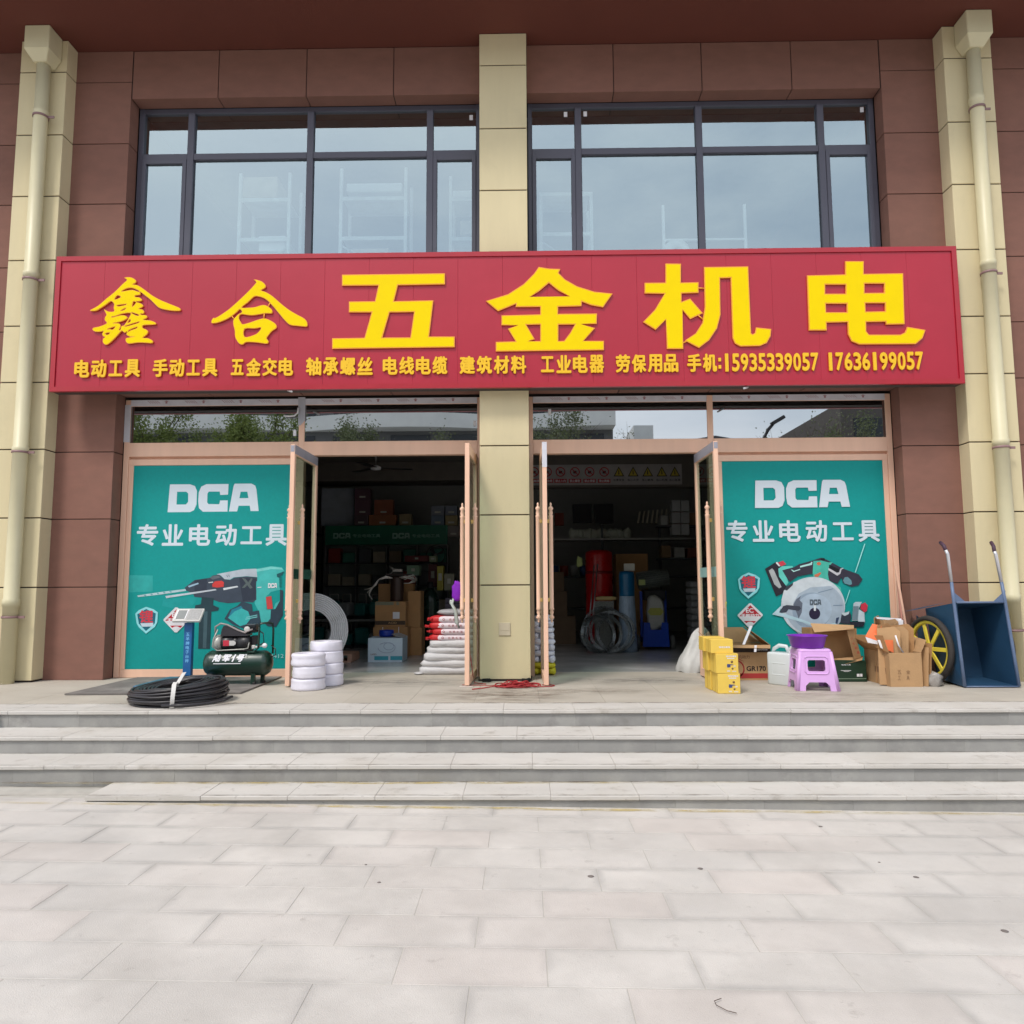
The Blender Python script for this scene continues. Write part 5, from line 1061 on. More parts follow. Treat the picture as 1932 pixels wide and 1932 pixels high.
# conduit coil behind the left door
t = thing('conduit_coil', 'big coil of pale grey plastic conduit standing inside the left doorway', 'pipe coil', (-2.53, .95, .01), math.radians(20))
M_CO = mat('grey_conduit', (212, 214, 218), .4, var=.05)
m = MB(); MY = Matrix.Rotation(PI / 2, 4, 'X')
for k in range(9):
    for j in range(4):
        R_ = .275 + k * .0245; m.tube([(R_ * math.cos(a), -.04 + j * .026 + .004 * math.sin(3 * a + k), .485 + R_ * math.sin(a)) for a in [2 * PI * i / 48 for i in range(48)]], .0128, 6, closed=True)
part('coil', m, M_CO, t)
part('tie', MB().box(-.01, .01, -.06, .06, .0, .0), M_TAPE, t) if False else None
t = thing('pallet', 'small wooden pallet behind the grey conduit coil', 'pallet', (-2.45, 2.1, 0))
for z in (.0, .10): part('board', MB().box(-.35, .25, -.25, .25, z, z + .02), M_WD, t)
for x in (-.33, -.05, .2): part('block', MB().box(x, x + .06, -.25, .25, .02, .10), M_WD, t)

t = carton('printed_box', 'white and pale blue printed box with teal band inside the left doorway', -1.972, -1.487, 1.88, 2.32, 0, .335, mat('pale_blue_carton', (196, 214, 226), .5, var=.03), top=True)
part('band', MB().box(-.15, .045, -.2225, -.2205, .03, .085).box(.075, .24, -.2225, -.2205, .03, .085), mat('teal_band', (60, 160, 180), .5), t)
part('print', MB().tube([(.02 + .12 * math.cos(a), -.2215, .2 + .07 * math.sin(a)) for a in [PI + i * .16 for i in range(36)]], .003, 4, closed=False).tube([(.05 + .07 * math.cos(a), -.2215, .22 + .05 * math.sin(a)) for a in [i * .3 for i in range(21)]], .003, 4), mat('print_grey_blue', (150, 165, 190), .6), t)
part('flap', MB().quad((.243, -.22, .337), (.243, .2, .337), (.12, .2, .38), (.08, -.18, .385)), mat('flap_grey', (180, 178, 180), .6), t)
text('LED', -.2, -.12, .10, .12, -.2235, mat('print_brown3', (120, 80, 70), .6), t, 'lettering', .02)
tag(MB().lathe([(.05, 0), (.1, .0), (.105, .03), (.105, .06), (.1, .09), (.05, .09)], 24, closed=True).obj('blue_coil', mat('cobalt_plastic', (18, 50, 150), .4), None, (-1.75, 2.08, .345)), 'cobalt blue coil sitting in the open white and pale blue box', 'coil')
a = bx(('D', 550, 770), (865, 1000), 2.6, 0); t = carton('brown_box', 'brown carton with tape directly behind the white and pale blue box', a[0], a[1], 2.6, 3.0, 0, a[3], M_CARD2); part('tape', MB().box(-.12, -.11, -.203, -.201, .3, a[3]).box(.12, .13, -.203, -.201, .3, a[3]), M_WHITE, t)
z1 = a[3]; a = bx(('D', 565, 535), (845, 765), 2.6, 0); t = carton('brown_box', 'taped brown carton with white label, upper of two behind the printed box', a[0], a[1], 2.62, 3.0, z1 + .002, a[3], M_CARD2); hh = a[3] - z1
part('tape', MB().box(-.23, .05, -.193, -.191, hh - .055, hh - .006).box(.09, .13, -.193, -.191, hh - .055, hh - .006), mat('tape_olive', (120, 122, 100), .4), t)
part('label', MB().box(.04, .14, -.193, -.191, .12, .22), M_WHITE, t); part('band', MB().box(-.228, .228, -.193, -.191, .03, .09), mat('band_dark', (70, 52, 36), .6), t); text('ACID', -.03, .10, .045, .075, -.1945, M_CARD, t, 'lettering', .03)
zt = a[3]; a = bx(('D', 585, 370), (905, 520), 2.95, 0); t = carton('brown_box', 'brown carton half hidden behind the dark metal drum', a[0], a[1], 3.06, 3.3, zt - .25, a[3], M_CARD2); t.location.z = 0; t.children[0].scale.z = a[3] / (a[3] - zt + .25)
for i, (x0, x1, z0, z1) in enumerate(((-1.56, -1.36, 0, .42), (-1.58, -1.38, .422, .98))): carton('brown_box', 'tall brown carton %s right of the taped cartons' % ('below' if i == 0 else 'above'), x0, x1, 2.9, 3.3, z0, z1, M_CARD2)
t = thing('metal_drum', 'dark brown metal drum with white cables over it, standing on the taped carton', 'drum', (-1.72, 2.75, zt + .004))
part('drum', MB().lathe([(0, 0), (.10, 0), (.102, .01), (.102, .34), (.095, .37), (.06, .385), (0, .39)], 28), mat('drum_brown', (58, 40, 34), .4, metal=.3), t)
part('board', MB().box(-.16, .24, -.06, .06, .395, .412), mat('dark_board', (60, 46, 42), .7), t)
part('valve', MB().cyl((-.1, 0, .412), (-.03, 0, .50), .012).box(-.07, .08, -.03, .03, .44, .49, c=.008).cyl((-.12, 0, .53), (-.05, 0, .48), .01), mat('tool_grey', (150, 146, 140), .35, metal=.4), t)
rn = random.Random(5); m = MB()
for k in range(8):
    y = -.12 + k * .01; m.tube([(.05, y, .36), (.14, y - .02, .35 + rn.uniform(-.03, .03)), (.24 + rn.uniform(0, .05), y, .36 + rn.uniform(-.05, .05)), (.27 + rn.uniform(0, .05), y, .31 + rn.uniform(-.04, .04)), (.2, y, .27), (.12, y, .27)], .007, 5)
for k in range(4): m.tube([(-.05, -.1, .35), (-.15, -.12, .35 + k * .01), (-.26, -.12, .33), (-.3 - k * .01, -.12, .24), (-.4, -.13, .19 - k * .03), (-.47 + k * .04, -.13, .18 - k * .05)], .007, 5)
part('cable', m, mat('white_cable', (205, 198, 190), .5), t)
t = thing('wrapped_bottle', 'tall dark green gas bottle wrapped in film behind the cartons', 'gas bottle', (-1.36, 3.6, 0)); t.location = (-1.33, 3.7, 0)
part('bottle', MB().lathe([(0, 0), (.14, 0), (.145, .03), (.145, .78), (.14, .85), (.1, .95), (.06, 1.02), (0, 1.03)], 24), mat('bottle_green', (24, 48, 40), .25, var=.2, sc=9, bump=.8, bsc=12), t); part('cap', MB().lathe([(.05, 1.0), (.06, 1.03), (.05, 1.12), (0, 1.13)], 16), M_BLK, t)
# goods between counter and sacks
rows = [('green_tin_box', 'pale green box behind the metal drum', 'D', 860, 200, 975, 290, 4.0, (120, 150, 125)), ('yellow_box', 'narrow yellow box standing on the packages at the back of the left room', 'D', 1140, 205, 1195, 430, 4.2, (170, 160, 60)),
        ('grey_box', 'pale grey box on the stack of packages, left room', 'D', 1205, 275, 1295, 430, 4.2, (140, 140, 120)), ('red_case', 'dark red case with white labels in the left room', 'D', 840, 110, 1060, 165, 4.8, (110, 24, 22)), ('green_card', 'pale green card above the packages in the left room', 'D', 1068, 112, 1130, 168, 4.7, (150, 165, 130)),
        ('maroon_box', 'maroon box behind the yellow narrow box', 'D', 1060, 190, 1138, 400, 4.5, (90, 24, 24))]
for nm, lb, c, x, y, x2, y2, Y, colr in rows:
    a = bx((c, x, y), (x2, y2), Y, 0); t = carton(nm, lb, a[0], a[1], Y, Y + .25, a[2], a[3], mat('ink_%d_%d_%d' % colr, colr, .5, var=.05), cat='box')
    part('label', MB().box(-.03, .03, -.128, -.126, (a[3] - a[2]) * .4, (a[3] - a[2]) * .7), mat('dull_label', (190, 190, 180), .6), t)
for i in range(9):
    a0 = bx(('D', 1215, 440), (1330, 640), 4.1, 0); h = .075
    t = carton('package', '%s package in the dark stack behind the sacks' % ['lowest', 'second', 'third', 'fourth', 'fifth', 'sixth', 'seventh', 'eighth', 'topmost'][i], a0[0], a0[1] + .04, 4.1, 4.4, i * .0955, i * .0955 + .088, mat('package_lilac', (120, 112, 128), .6, rnd=.1), cat='package', group='packages stacked behind the sacks')
t = thing('display_rack', 'display rack with green header reading DCA on the back wall of the left room', 'display rack', (0, 0, 0)); Yd = 6.0
a = bx(('B', 110, 800), (1235, 970), Yd, 0)
part('header', MB().box(a[0], a[1], Yd, Yd + .05, a[2], a[3]), M_TL2, t)
M_DL = mat('display_letters', (150, 190, 176), .6)
for x0, x1, xa, xb in ((178, 342, 360, 615), (725, 890, 908, 1165)):
    p, q_ = at('B', x0, 918, Yd), at('B', x1, 865, Yd); dca(t, p[0], q_[0], p[1], q_[1], Yd - .003, M_DL)
    p, q_ = at('B', xa, 908, Yd), at('B', xb, 875, Yd); text('专业电动工具', p[0], q_[0], p[1], q_[1], Yd - .003, M_DL, t, 'lettering', .02)
part('back_panel', MB().box(a[0], a[1], Yd + .3, Yd + .33, .5, a[2]), mat('rack_back', (120, 128, 124), .7), t)
for z in (.55, 1.05, 1.5): part('shelf', MB().box(a[0], a[1], Yd, Yd + .3, z, z + .02), M_DKB, t)
for x in np.linspace(a[0], a[1], 5): part('upright', MB().box(x - .012, x + .012, Yd + .002, Yd + .29, .0, a[2] - .002), mat('rack_grey', (110, 112, 112), .5), t)
rn = random.Random(3); w0 = (a[1] - a[0]) / 4; kk_ = 0
for i in range(4):
    for z in (.572, 1.072, 1.522):
        for j in range(2):
            x0 = a[0] + i * w0 + .05 + j * (w0 / 2 - .02); colr = rn.choice(((150, 50, 40), (84, 88, 92), (130, 112, 90), (50, 120, 104), (170, 160, 140)))
            o = MB().box(x0, x0 + w0 / 2 - .06, Yd + .04, Yd + .24, z, z + rn.uniform(.16, .30), c=.01).obj('tool_case', mat('ink_%d_%d_%d' % colr, colr, .5)); kk_ += 1
            tag(o, '%s tool case in the %s bay, %s shelf of the green headed rack' % (['left', 'right'][j], ['first', 'second', 'third', 'fourth'][i], {.572: 'bottom', 1.072: 'middle', 1.522: 'top'}[z]), 'case', 'tool cases on the display rack')
rn = random.Random(8)
for i, (x, y, x2, y2) in enumerate(((1085, 615, 1205, 700), (1215, 615, 1325, 700), (1085, 703, 1205, 795), (1215, 703, 1325, 795), (510, 700, 760, 795), (560, 560, 730, 698), (375, 700, 500, 795), (380, 560, 520, 698), (380, 455, 520, 558), (790, 690, 900, 795), (1240, 800, 1340, 900))):
    a = bx(('B', x, y), (x2, y2), 6.1, 0); colr = [(128, 136, 150), (124, 132, 148), (112, 130, 150), (160, 146, 104), (160, 100, 62), (150, 86, 60), (92, 76, 84), (104, 74, 86), (100, 72, 84), (150, 136, 100), (140, 132, 128)][i]
    t = carton('shelf_box', '%s box above the green header, left room' % ['first grey', 'second grey', 'lower left grey', 'olive', 'long brown', 'square brown', 'lowest dark', 'middle dark', 'highest dark', 'small olive', 'dim grey'][i], a[0], a[1], 6.1, 6.3, a[2], a[3], mat('ink_%d_%d_%d' % colr, colr, .6), cat='box', group='boxes above the green header')
    part('label', MB().box(-.06, .06, -.102, -.1005, .04, .075), mat('dull_label', (190, 190, 180), .6), t)
a = bx(('B', 75, 455), (370, 800), 6.5, 0); tag(MB().box(a[0], a[1], 6.5, 6.53, a[2], a[3]).obj('white_board', mat('board_white', (170, 178, 190), .5)), 'pale board on the back wall at the left of the left room', 'board')
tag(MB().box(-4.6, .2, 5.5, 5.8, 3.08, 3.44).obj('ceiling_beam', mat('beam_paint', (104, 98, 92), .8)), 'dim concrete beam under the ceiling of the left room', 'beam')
t = thing('ceiling_fan', 'ceiling fan hanging in the dark left room', 'ceiling fan', (-2.2, 3.4, 2.95)); part('rod', MB().cyl((0, 0, .5), (0, 0, .06), .012), M_STEEL, t); part('motor', MB().lathe([(0, 0), (.08, .01), (.09, .05), (.03, .08), (0, .08)], 20), M_WHITE, t)
for k in range(3): part('blade', MB().box(.08, .6, -.06, .06, .03, .038, M=Matrix.Rotation(k * 2.094 + .3, 4, 'Z')), M_DK, t)
a = at('B', 1130, 1070, 5.6); t = thing('wall_fan', 'round black fan on the display rack, left room', 'fan', (a[0], 5.55, a[1]))
part('cage', MB().lathe([(.17, -.02), (.185, -.01), (.185, .01), (.17, .02)], 30, 0, MY, closed=True), M_BLK, t); part('blades', MB().prism([(0, 0), (.15, .03), (.14, .1)], 0, .01).prism([(0, 0), (-.05, .15), (-.12, .1)], 0, .01).prism([(0, 0), (-.08, -.14), (.03, -.15)], 0, .01), M_BLK, t); part('hub', MB().lathe([(0, -.02), (.03, -.02), (.03, .02), (0, .02)], 14, 0, MY), M_STEEL, t)

# right room
t = thing('safety_banner', 'long white safety banner with red prohibition rings and yellow warning triangles', 'banner', (0, 0, 0)); Yb_ = 5.0
a0 = at('C', 140, 230, Yb_); a1 = at('C', 1600, 400, Yb_); part('banner', MB().box(a0[0], a1[0], Yb_, Yb_ + .01, a1[1], a0[1]), mat('banner_white', (165, 160, 160), .6), t)
M_BR = mat('banner_red', (170, 30, 40), .6); M_BY = mat('banner_yellow', (190, 170, 50), .6)
for i, x in enumerate((160, 285, 400, 520, 648, 778, 908)):
    p = at('C', x, 290, Yb_); Mx = Matrix.Translation((p[0], Yb_ - .002, p[1])) @ MY
    part('ring', MB().lathe([(.072, -.001), (.09, -.001), (.09, .001), (.072, .001)], 26, 0, Mx, closed=True).box(-.008, .008, -.075, .075, -.001, .001, M=Mx @ Matrix.Rotation(.8, 4, 'Z')), M_BR, t)
    part('symbol', MB().box(p[0] - .03, p[0] + .03, Yb_ - .0012, Yb_ - .0006, p[1] - .03, p[1] + .02), M_BLK, t)
    q0, q1 = at('C', x - 55, 388, Yb_), at('C', x + 55, 352, Yb_); part('caption_bar', MB().box(q0[0], q1[0], Yb_ - .001, Yb_ - .0003, q0[1], q1[1]), M_BR, t)
    text(['禁止烟火', '禁止触摸', '禁止合闸', '禁止入内', '禁止攀登', '禁止停留', '禁止跨越'][i], q0[0] + .02, q1[0] - .02, q0[1] + .012, q1[1] - .012, Yb_ - .0016, M_WHITE, t, 'lettering', .02)
for i, x in enumerate((1038, 1165, 1294, 1420, 1535)):
    p = at('C', x, 290, Yb_); r_ = .1
    part('triangle', MB().prism([(p[0] - r_, p[1] - .085), (p[0] + r_, p[1] - .085), (p[0], p[1] + .1)], Yb_ - .001, Yb_ - .0002), M_BLK, t); part('triangle_fill', MB().prism([(p[0] - r_ * .72, p[1] - .068), (p[0] + r_ * .72, p[1] - .068), (p[0], p[1] + .068)], Yb_ - .0018, Yb_ - .0011), M_BY, t)
    part('symbol', MB().prism([(p[0] - .012, p[1] - .05), (p[0] + .012, p[1] - .05), (p[0] + .004, p[1] + .03), (p[0] - .01, p[1] + .03)], Yb_ - .0026, Yb_ - .0019), M_BLK, t)
    q0, q1 = at('C', x - 50, 372, Yb_), at('C', x + 50, 350, Yb_); text(['注意安全', '当心火灾', '当心触电', '当心机械', '当心坠落'][i], q0[0], q1[0], q0[1], q1[1], Yb_ - .001, M_BLK, t, 'lettering', .02)
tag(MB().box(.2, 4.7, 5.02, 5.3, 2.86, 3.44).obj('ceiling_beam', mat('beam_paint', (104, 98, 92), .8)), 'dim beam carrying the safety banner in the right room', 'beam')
a = bx(('E', 750, 65), (1010, 900), 4.0, 0)
t = thing('red_barrel', 'large glossy red tank standing in the right room', 'tank', ((a[0] + a[1]) / 2, 4.25, 0)); rr_ = (a[1] - a[0]) / 2
part('barrel', MB().lathe([(0, .0), (rr_, 0), (rr_, .55), (rr_ * 1.02, .56), (rr_, .6), (rr_, 1.2), (rr_ * 1.02, 1.21), (rr_, 1.25), (rr_, 1.56), (rr_ * .96, 1.62), (rr_ * .7, 1.655), (0, 1.66)], 36), mat('tank_red', (176, 20, 22), .28, var=.05), t)
part('band', MB().lathe([(rr_ * 1.003, 1.25), (rr_ * 1.01, 1.25), (rr_ * 1.01, 1.3), (rr_ * 1.003, 1.3)], 36, closed=True), mat('tank_red_dark', (120, 16, 18), .4), t)
a = bx(('E', 1010, 90), (1300, 330), 4.6, 0); carton('brown_box', 'large brown carton behind the blue roll in the right room', a[0], a[1], 4.6, 5.0, a[2], a[3], M_CARD2)
carton('brown_box', 'brown carton under the large one at the back of the right room', a[0], a[1], 4.62, 5.0, 0, a[2] - .003, M_CARD2)
a = bx(('E', 1040, 250), (1205, 970), 3.3, 0); cx = (a[0] + a[1]) / 2; r_ = (a[1] - a[0]) / 2 - .01
t = thing('film_roll', 'tall blue topped roll wrapped in clear film between tank and blue machine', 'roll', (cx, 3.42, 0), 0)
part('roll', MB().lathe([(r_ * 1.2, 0), (r_ * 1.2, .1), (r_ * 1.12, .5), (r_, .86), (r_, .88)], 28), mat('film_wrap', (150, 170, 190), .2, var=.2, sc=14, bump=1, bsc=14, stretch=(3, 3, .6)), t); part('roll_top', MB().lathe([(r_ * .98, .88), (r_ * .99, .9), (r_ * .99, 1.22), (r_ * .9, 1.27), (0, 1.28)], 28), mat('roll_blue', (16, 96, 140), .3, var=.1), t)
part('label', MB().box(-.04, .13, -.02, .0, 1.285, 1.40), mat('dull_label', (190, 190, 180), .6), t)
a = bx(('E', 1215, 235), (1490, 390), 3.8, 0); t = thing('mesh_roll', 'roll of grey wire mesh with a green tag lying on the blue machine', 'mesh roll', ((a[0] + a[1]) / 2, 3.95, (a[2] + a[3]) / 2)); L_ = a[1] - a[0]; rm = (a[3] - a[2]) / 2
m = MB(); Mr = Matrix.Rotation(math.radians(-8), 4, 'Y')
for k in range(26): xx = -L_ / 2 + k * L_ / 25; m.tube([Mr @ Vector((xx, rm * math.cos(b_), rm * math.sin(b_))) for b_ in [2 * PI * j / 16 for j in range(16)]], .0025, 3, closed=True)
for j in range(24): b_ = 2 * PI * j / 24; m.cyl(Mr @ Vector((-L_ / 2, rm * math.cos(b_), rm * math.sin(b_))), Mr @ Vector((L_ / 2, rm * math.cos(b_), rm * math.sin(b_))), .0025, 3)
part('mesh', m, mat('mesh_wire', (150, 156, 150), .4, metal=.5), t); part('core', MB().cyl(Mr @ Vector((-L_ / 2, 0, 0)), Mr @ Vector((L_ / 2, 0, 0)), rm * .9, 24), mat('mesh_inner', (88, 96, 92), .5, bump=.6, bsc=60), t); part('tag', MB().box(-L_ / 2 - .01, -L_ / 2 + .1, -rm - .02, -rm - .015, -.1, -.01), mat('tag_green', (190, 205, 130), .6), t)
a = bx(('E', 1250, 700), (1490, 930), 3.7, 0); cx = (a[0] + a[1]) / 2; w_ = (a[1] - a[0]) / 2
t = thing('blue_machine', 'bright blue wheeled plate machine with a printed sack over its engine', 'machine', (cx, 3.9, 0)); M_MB = mat('machine_blue', (16, 66, 176), .4, var=.05)
part('plate', MB().prism([(-w_, .05), (w_, .05), (w_ * .93, a[3]), (w_ * .45, a[3]), (w_ * .4, a[3] - .12), (-w_ * .4, a[3] - .12), (-w_ * .45, a[3]), (-w_ * .93, a[3])], -.2, -.15), M_MB, t)
part('deck', MB().box(-w_ * .9, w_ * .9, -.148, .25, .1, .2, c=.01), M_MB, t)
for sx in (-1, 1):
    part('wheel', MB().lathe([(0, -.03), (.11, -.03), (.12, -.01), (.12, .01), (.11, .03), (0, .03)], 22, 0, Matrix.Translation((sx * (w_ + .07), -.06, .12)) @ Matrix.Rotation(PI / 2, 4, 'Y')), mat('grey_wheel', (96, 96, 92), .7), t)
    part('upright', MB().box(sx * w_ * .93 - .02, sx * w_ * .93 + .02, .0, .04, .2, .95), M_MB, t)
part('engine', MB().box(-w_ * .8, w_ * .9, -.1, .2, .80, .98, c=.02), M_BLK, t)
ms_ = MB().pillow(0, -.14, .6, w_ * 1.35, .12, .56, seed=7, lump=.05, e=.5); part('sack', ms_, mat('machine_sack', (176, 176, 168), .5, var=.1, bump=.6, bsc=16), t)
part('sack_print', MB().prism([(-w_ * .6, .62), (-w_ * .4, .56), (w_ * .4, .56), (w_ * .6, .62), (w_ * .4, .68), (-w_ * .4, .68)], -.206, -.202), mat('print_olive', (170, 170, 80), .6), t)
# strapping coils
M_SS = mat('steel_strap', (150, 155, 156), .25, metal=.85, var=.1, sc=8)
for i, (x, y, R_, rz, lab) in enumerate(((1.36, 3.1, .30, 22, 'leftmost front coil of steel strapping'), (1.45, 3.16, .31, 12, 'second coil of steel strapping from the left'), (1.56, 3.2, .325, -6, 'third coil of steel strapping from the left'), (1.66, 3.26, .315, -20, 'rightmost coil of steel strapping'), (1.5, 3.42, .36, 5, 'largest coil of steel strapping behind the others'))):
    t = thing('strapping_coil', lab, 'steel strapping', (x, y, R_ + .002), math.radians(rz), 'steel strapping coils leaning together'); m = MB(); Mx = Matrix.Rotation(math.radians(-9), 4, 'X') @ MY
    for k in range(4): m.lathe([(R_ - k * .012 - .006, -.03), (R_ - k * .012, -.03), (R_ - k * .012, .03), (R_ - k * .012 - .006, .03)], 44, 0, Mx, closed=True)
    part('strap', m, M_SS, t)
def pole(p0, p1, r, m_, lab): tag(MB().cyl(p0, p1, r, 8).obj('steel_pole', m_), lab, 'pole', 'poles leaning against the red tank')
pa, pb = at('E', 818, 190, 3.5), at('E', 850, 180, 3.5)
pole((1.20, 3.3, .01), (pa[0], 3.5, pa[1]), .010, M_STEEL, 'left thin steel pole leaning on the red tank'); pole((1.25, 3.3, .01), (pb[0], 3.5, pb[1]), .010, M_STEEL, 'right thin steel pole leaning on the red tank')
a = bx(('E', 820, 510), (1000, 880), 3.6, 0); tag(MB().box(a[0], a[1], 3.62, 3.64, .0, a[3]).obj('wire_screen', mat('mesh_panel_grey', (120, 122, 116), .5, var=.35, sc=60)), 'grey expanded mesh panel behind the strapping coils', 'mesh panel')
p = at('E', 925, 485, 3.6); tag(MB().pillow(p[0], 3.62, p[1], .34, .12, .07, e=.7, lump=.02).obj('tan_roll', mat('tan_roll', (190, 165, 110), .6)), 'folded tan roll resting on the mesh panel', 'roll')
a = at('C', 910, 885, 5.6); b = at('C', 1400, 885, 5.6); t = thing('shelf', 'long metal shelf with goods across the back of the right room', 'shelf', (0, 0, 0))
part('shelf_board', MB().box(.6, 3.9, 5.55, 6.1, a[1] - .02, a[1] + .01), mat('shelf_edge', (170, 170, 165), .4), t); part('shelf_board', MB().box(.6, 3.9, 5.6, 6.1, 1.2, 1.23), M_DKB, t); part('shelf_board', MB().box(.6, 3.9, 5.6, 6.1, .6, .63), M_DKB, t)
for x in (.6, 1.7, 2.8, 3.88): part('upright', MB().box(x, x + .04, 5.6, 5.64, 0, 2.2), M_DKB, t)
rn = random.Random(21)
for i in range(9):
    p = at('C', 640 + i * 58, 790 + rn.uniform(-15, 20), 5.8); tag(MB().pillow(p[0], 5.8, a[1] + .10, .2, .2, .2, e=.8, seed=i, lump=.08).obj('plastic_parcel', mat('parcel_grey', (176, 180, 166), .4, var=.15, bump=.6, bsc=20)), ['first', 'second', 'third', 'fourth', 'fifth', 'sixth', 'seventh', 'eighth', 'ninth'][i] + ' grey wrapped parcel from the left on the right room shelf', 'parcel', 'wrapped parcels on the right shelf')
for i in range(8):
    p0 = at('C', 1200 + i * 40, 750, 5.3); p1 = at('C', 1232 + i * 40, 640 - i * 4, 5.3); tag(MB().quad((p0[0], 5.3, p0[1]), (p0[0] + .03, 5.3, p0[1]), (p1[0] + .03, 5.5, p1[1]), (p1[0], 5.5, p1[1]), th=.02).obj('hand_tool', mat('handle_cream', (176, 170, 150), .5)), ['first', 'second', 'third', 'fourth', 'fifth', 'sixth', 'seventh', 'eighth'][i] + ' pale tool from the left in the slanting row, right room', 'tool', 'slanting row of pale tool handles')
for i in range(6):
    r0, c0 = divmod(i, 2); a = bx(('C', 1510 + c0 * 80, 545 + r0 * 105), (1586 + c0 * 80, 640 + r0 * 105), 5.0, 0); carton('shoe_box', '%s grey box in the column right of the tool handles' % ['top left', 'top right', 'middle left', 'middle right', 'bottom left', 'bottom right'][i], a[0], a[1], 5.0, 5.2, a[2], a[3], mat('shoe_box_grey', (160, 162, 162), .6), cat='box', group='grey boxes in the right room')
for i in range(10):
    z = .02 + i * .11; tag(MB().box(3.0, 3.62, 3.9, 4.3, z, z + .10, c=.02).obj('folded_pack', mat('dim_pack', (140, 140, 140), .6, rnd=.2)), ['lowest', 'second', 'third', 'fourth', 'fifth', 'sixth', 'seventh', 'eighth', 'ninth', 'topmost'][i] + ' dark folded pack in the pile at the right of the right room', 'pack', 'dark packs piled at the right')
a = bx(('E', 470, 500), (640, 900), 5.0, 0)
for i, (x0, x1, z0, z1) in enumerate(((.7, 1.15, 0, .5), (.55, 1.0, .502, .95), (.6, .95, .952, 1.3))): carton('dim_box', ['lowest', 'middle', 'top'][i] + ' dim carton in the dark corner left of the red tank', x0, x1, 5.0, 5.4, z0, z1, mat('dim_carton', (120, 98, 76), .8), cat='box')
p = at('E', 690, 160, 4.5); tag(MB().pillow(p[0], 4.5, p[1], .1, .05, .16, e=.9, lump=.1).obj('gloves_pair', mat('lime_cloth', (200, 215, 140), .7)), 'small pale green cloth hanging left of the red tank', 'cloth')
for i, (x, y, x2, y2) in enumerate(((470, 655, 550, 765), (630, 575, 800, 740), (820, 575, 990, 745))):
    a = bx(('C', x, y), (x2, y2), 6.4, 0); colr = [(130, 40, 24), (26, 26, 30), (22, 22, 26)][i]; carton('dim_box', ['orange red box on the back shelf of the right room', 'left dark screen like box on the back shelf', 'right dark box on the back shelf'][i], a[0], a[1], 6.4, 6.5, a[2], a[3], mat('ink_%d_%d_%d' % colr, colr, .6), cat='box')
for sx in (-1, 1):                                # long side shelving, mostly in the dark
    t = thing('side_shelf', 'tall goods shelf along the %s wall inside the shop' % ('left' if sx < 0 else 'right'), 'shelf', (sx * 4.25, 4.2, 0))
    for z in (.3, .9, 1.5, 2.1): part('shelf_board', MB().box(-.3, .3, -2.6, 2.6, z, z + .03), M_DKB, t)
    for y in (-2.6, 0, 2.56):
        for x in (-.3, .27): part('upright', MB().box(x, x + .03, y, y + .04, 0, 2.6), M_DKB, t)
    for z in (.332, .932, 1.532):
        for k in range(6):
            tag(MB().box(-.22, .22, -.3, .3, 0, random.uniform(.25, .45), c=.01).obj('stock_box', mat('stock_box', (150, 128, 102), .8, rnd=.3), None, (sx * 4.25, 2.1 + k * .82, z)), '%s stock box from the door, %s level of the %s side shelf' % (['first', 'second', 'third', 'fourth', 'fifth', 'sixth'][k], {.332: 'lowest', .932: 'middle', 1.532: 'upper'}[z], 'left' if sx < 0 else 'right'), 'box', 'stock boxes on the side shelves')

# ================================================================== STOREROOM UPSTAIRS (behind the dark windows)
M_RK = mat('rack_white', (215, 218, 220), .5); M_RB = mat('room_box', (190, 175, 160), .8)
def rack(x0, x1, Y, ztop, lab, diag=1):
    t = thing('storage_rack', lab, 'rack', ((x0 + x1) / 2, Y, 3.95)); w_ = (x1 - x0) / 2; H2 = ztop - 3.95
    for x in (-w_, w_ - .04):
        for y in (0, .5): part('upright', MB().box(x, x + .04, y, y + .04, 0, H2), M_RK, t)
    for z in (.55, 1.1, 1.65, 2.2):
        if z < H2: part('beam', MB().box(-w_ + .041, w_ - .041, -.0, .03, z, z + .05).box(-w_ + .041, w_ - .041, .03, .5, z + .03, z + .045), M_RK, t)
    part('brace', MB().cyl((-w_ * diag, .02, 1.05), (w_ * diag, .02, .55), .012, 6).cyl((w_ * diag, .02, 1.6), (-w_ * diag, .02, 1.1), .012, 6), M_RK, t); return t
rack(-3.55, -2.85, .75, 6.55, 'white storage rack with cartons behind the far left upper window', 1); rack(-2.2, -1.3, .75, 6.6, 'white storage rack behind the second upper window from the centre, left side', -1)
rack(-.75, -.1, .8, 6.5, 'white storage rack behind the narrow casement left of the central pilaster', 1); rack(.45, 1.15, .7, 6.2, 'bright white rack behind the narrow casement right of the central pilaster', -1)
t = thing('white_post_frame', 'pair of white posts with a cross bar behind the right upper window', 'frame', (2.58, .6, 3.95))
part('post', MB().box(-.55, -.515, 0, .035, 0, 2.0), M_WHITE, t); part('post', MB().box(.50, .535, 0, .035, 0, 2.0), M_WHITE, t); part('cross_bar', MB().box(-.514, .499, 0, .035, 1.52, 1.545), M_WHITE, t)
tag(MB().lathe([(.06, -.02), (.17, -.02), (.17, .02), (.06, .02)], 28, 0, Matrix.Translation((2.20, .58, 5.30)) @ MY, closed=True).obj('white_reel', M_WHITE), 'white reel hanging under the cross bar behind the right upper window', 'reel')
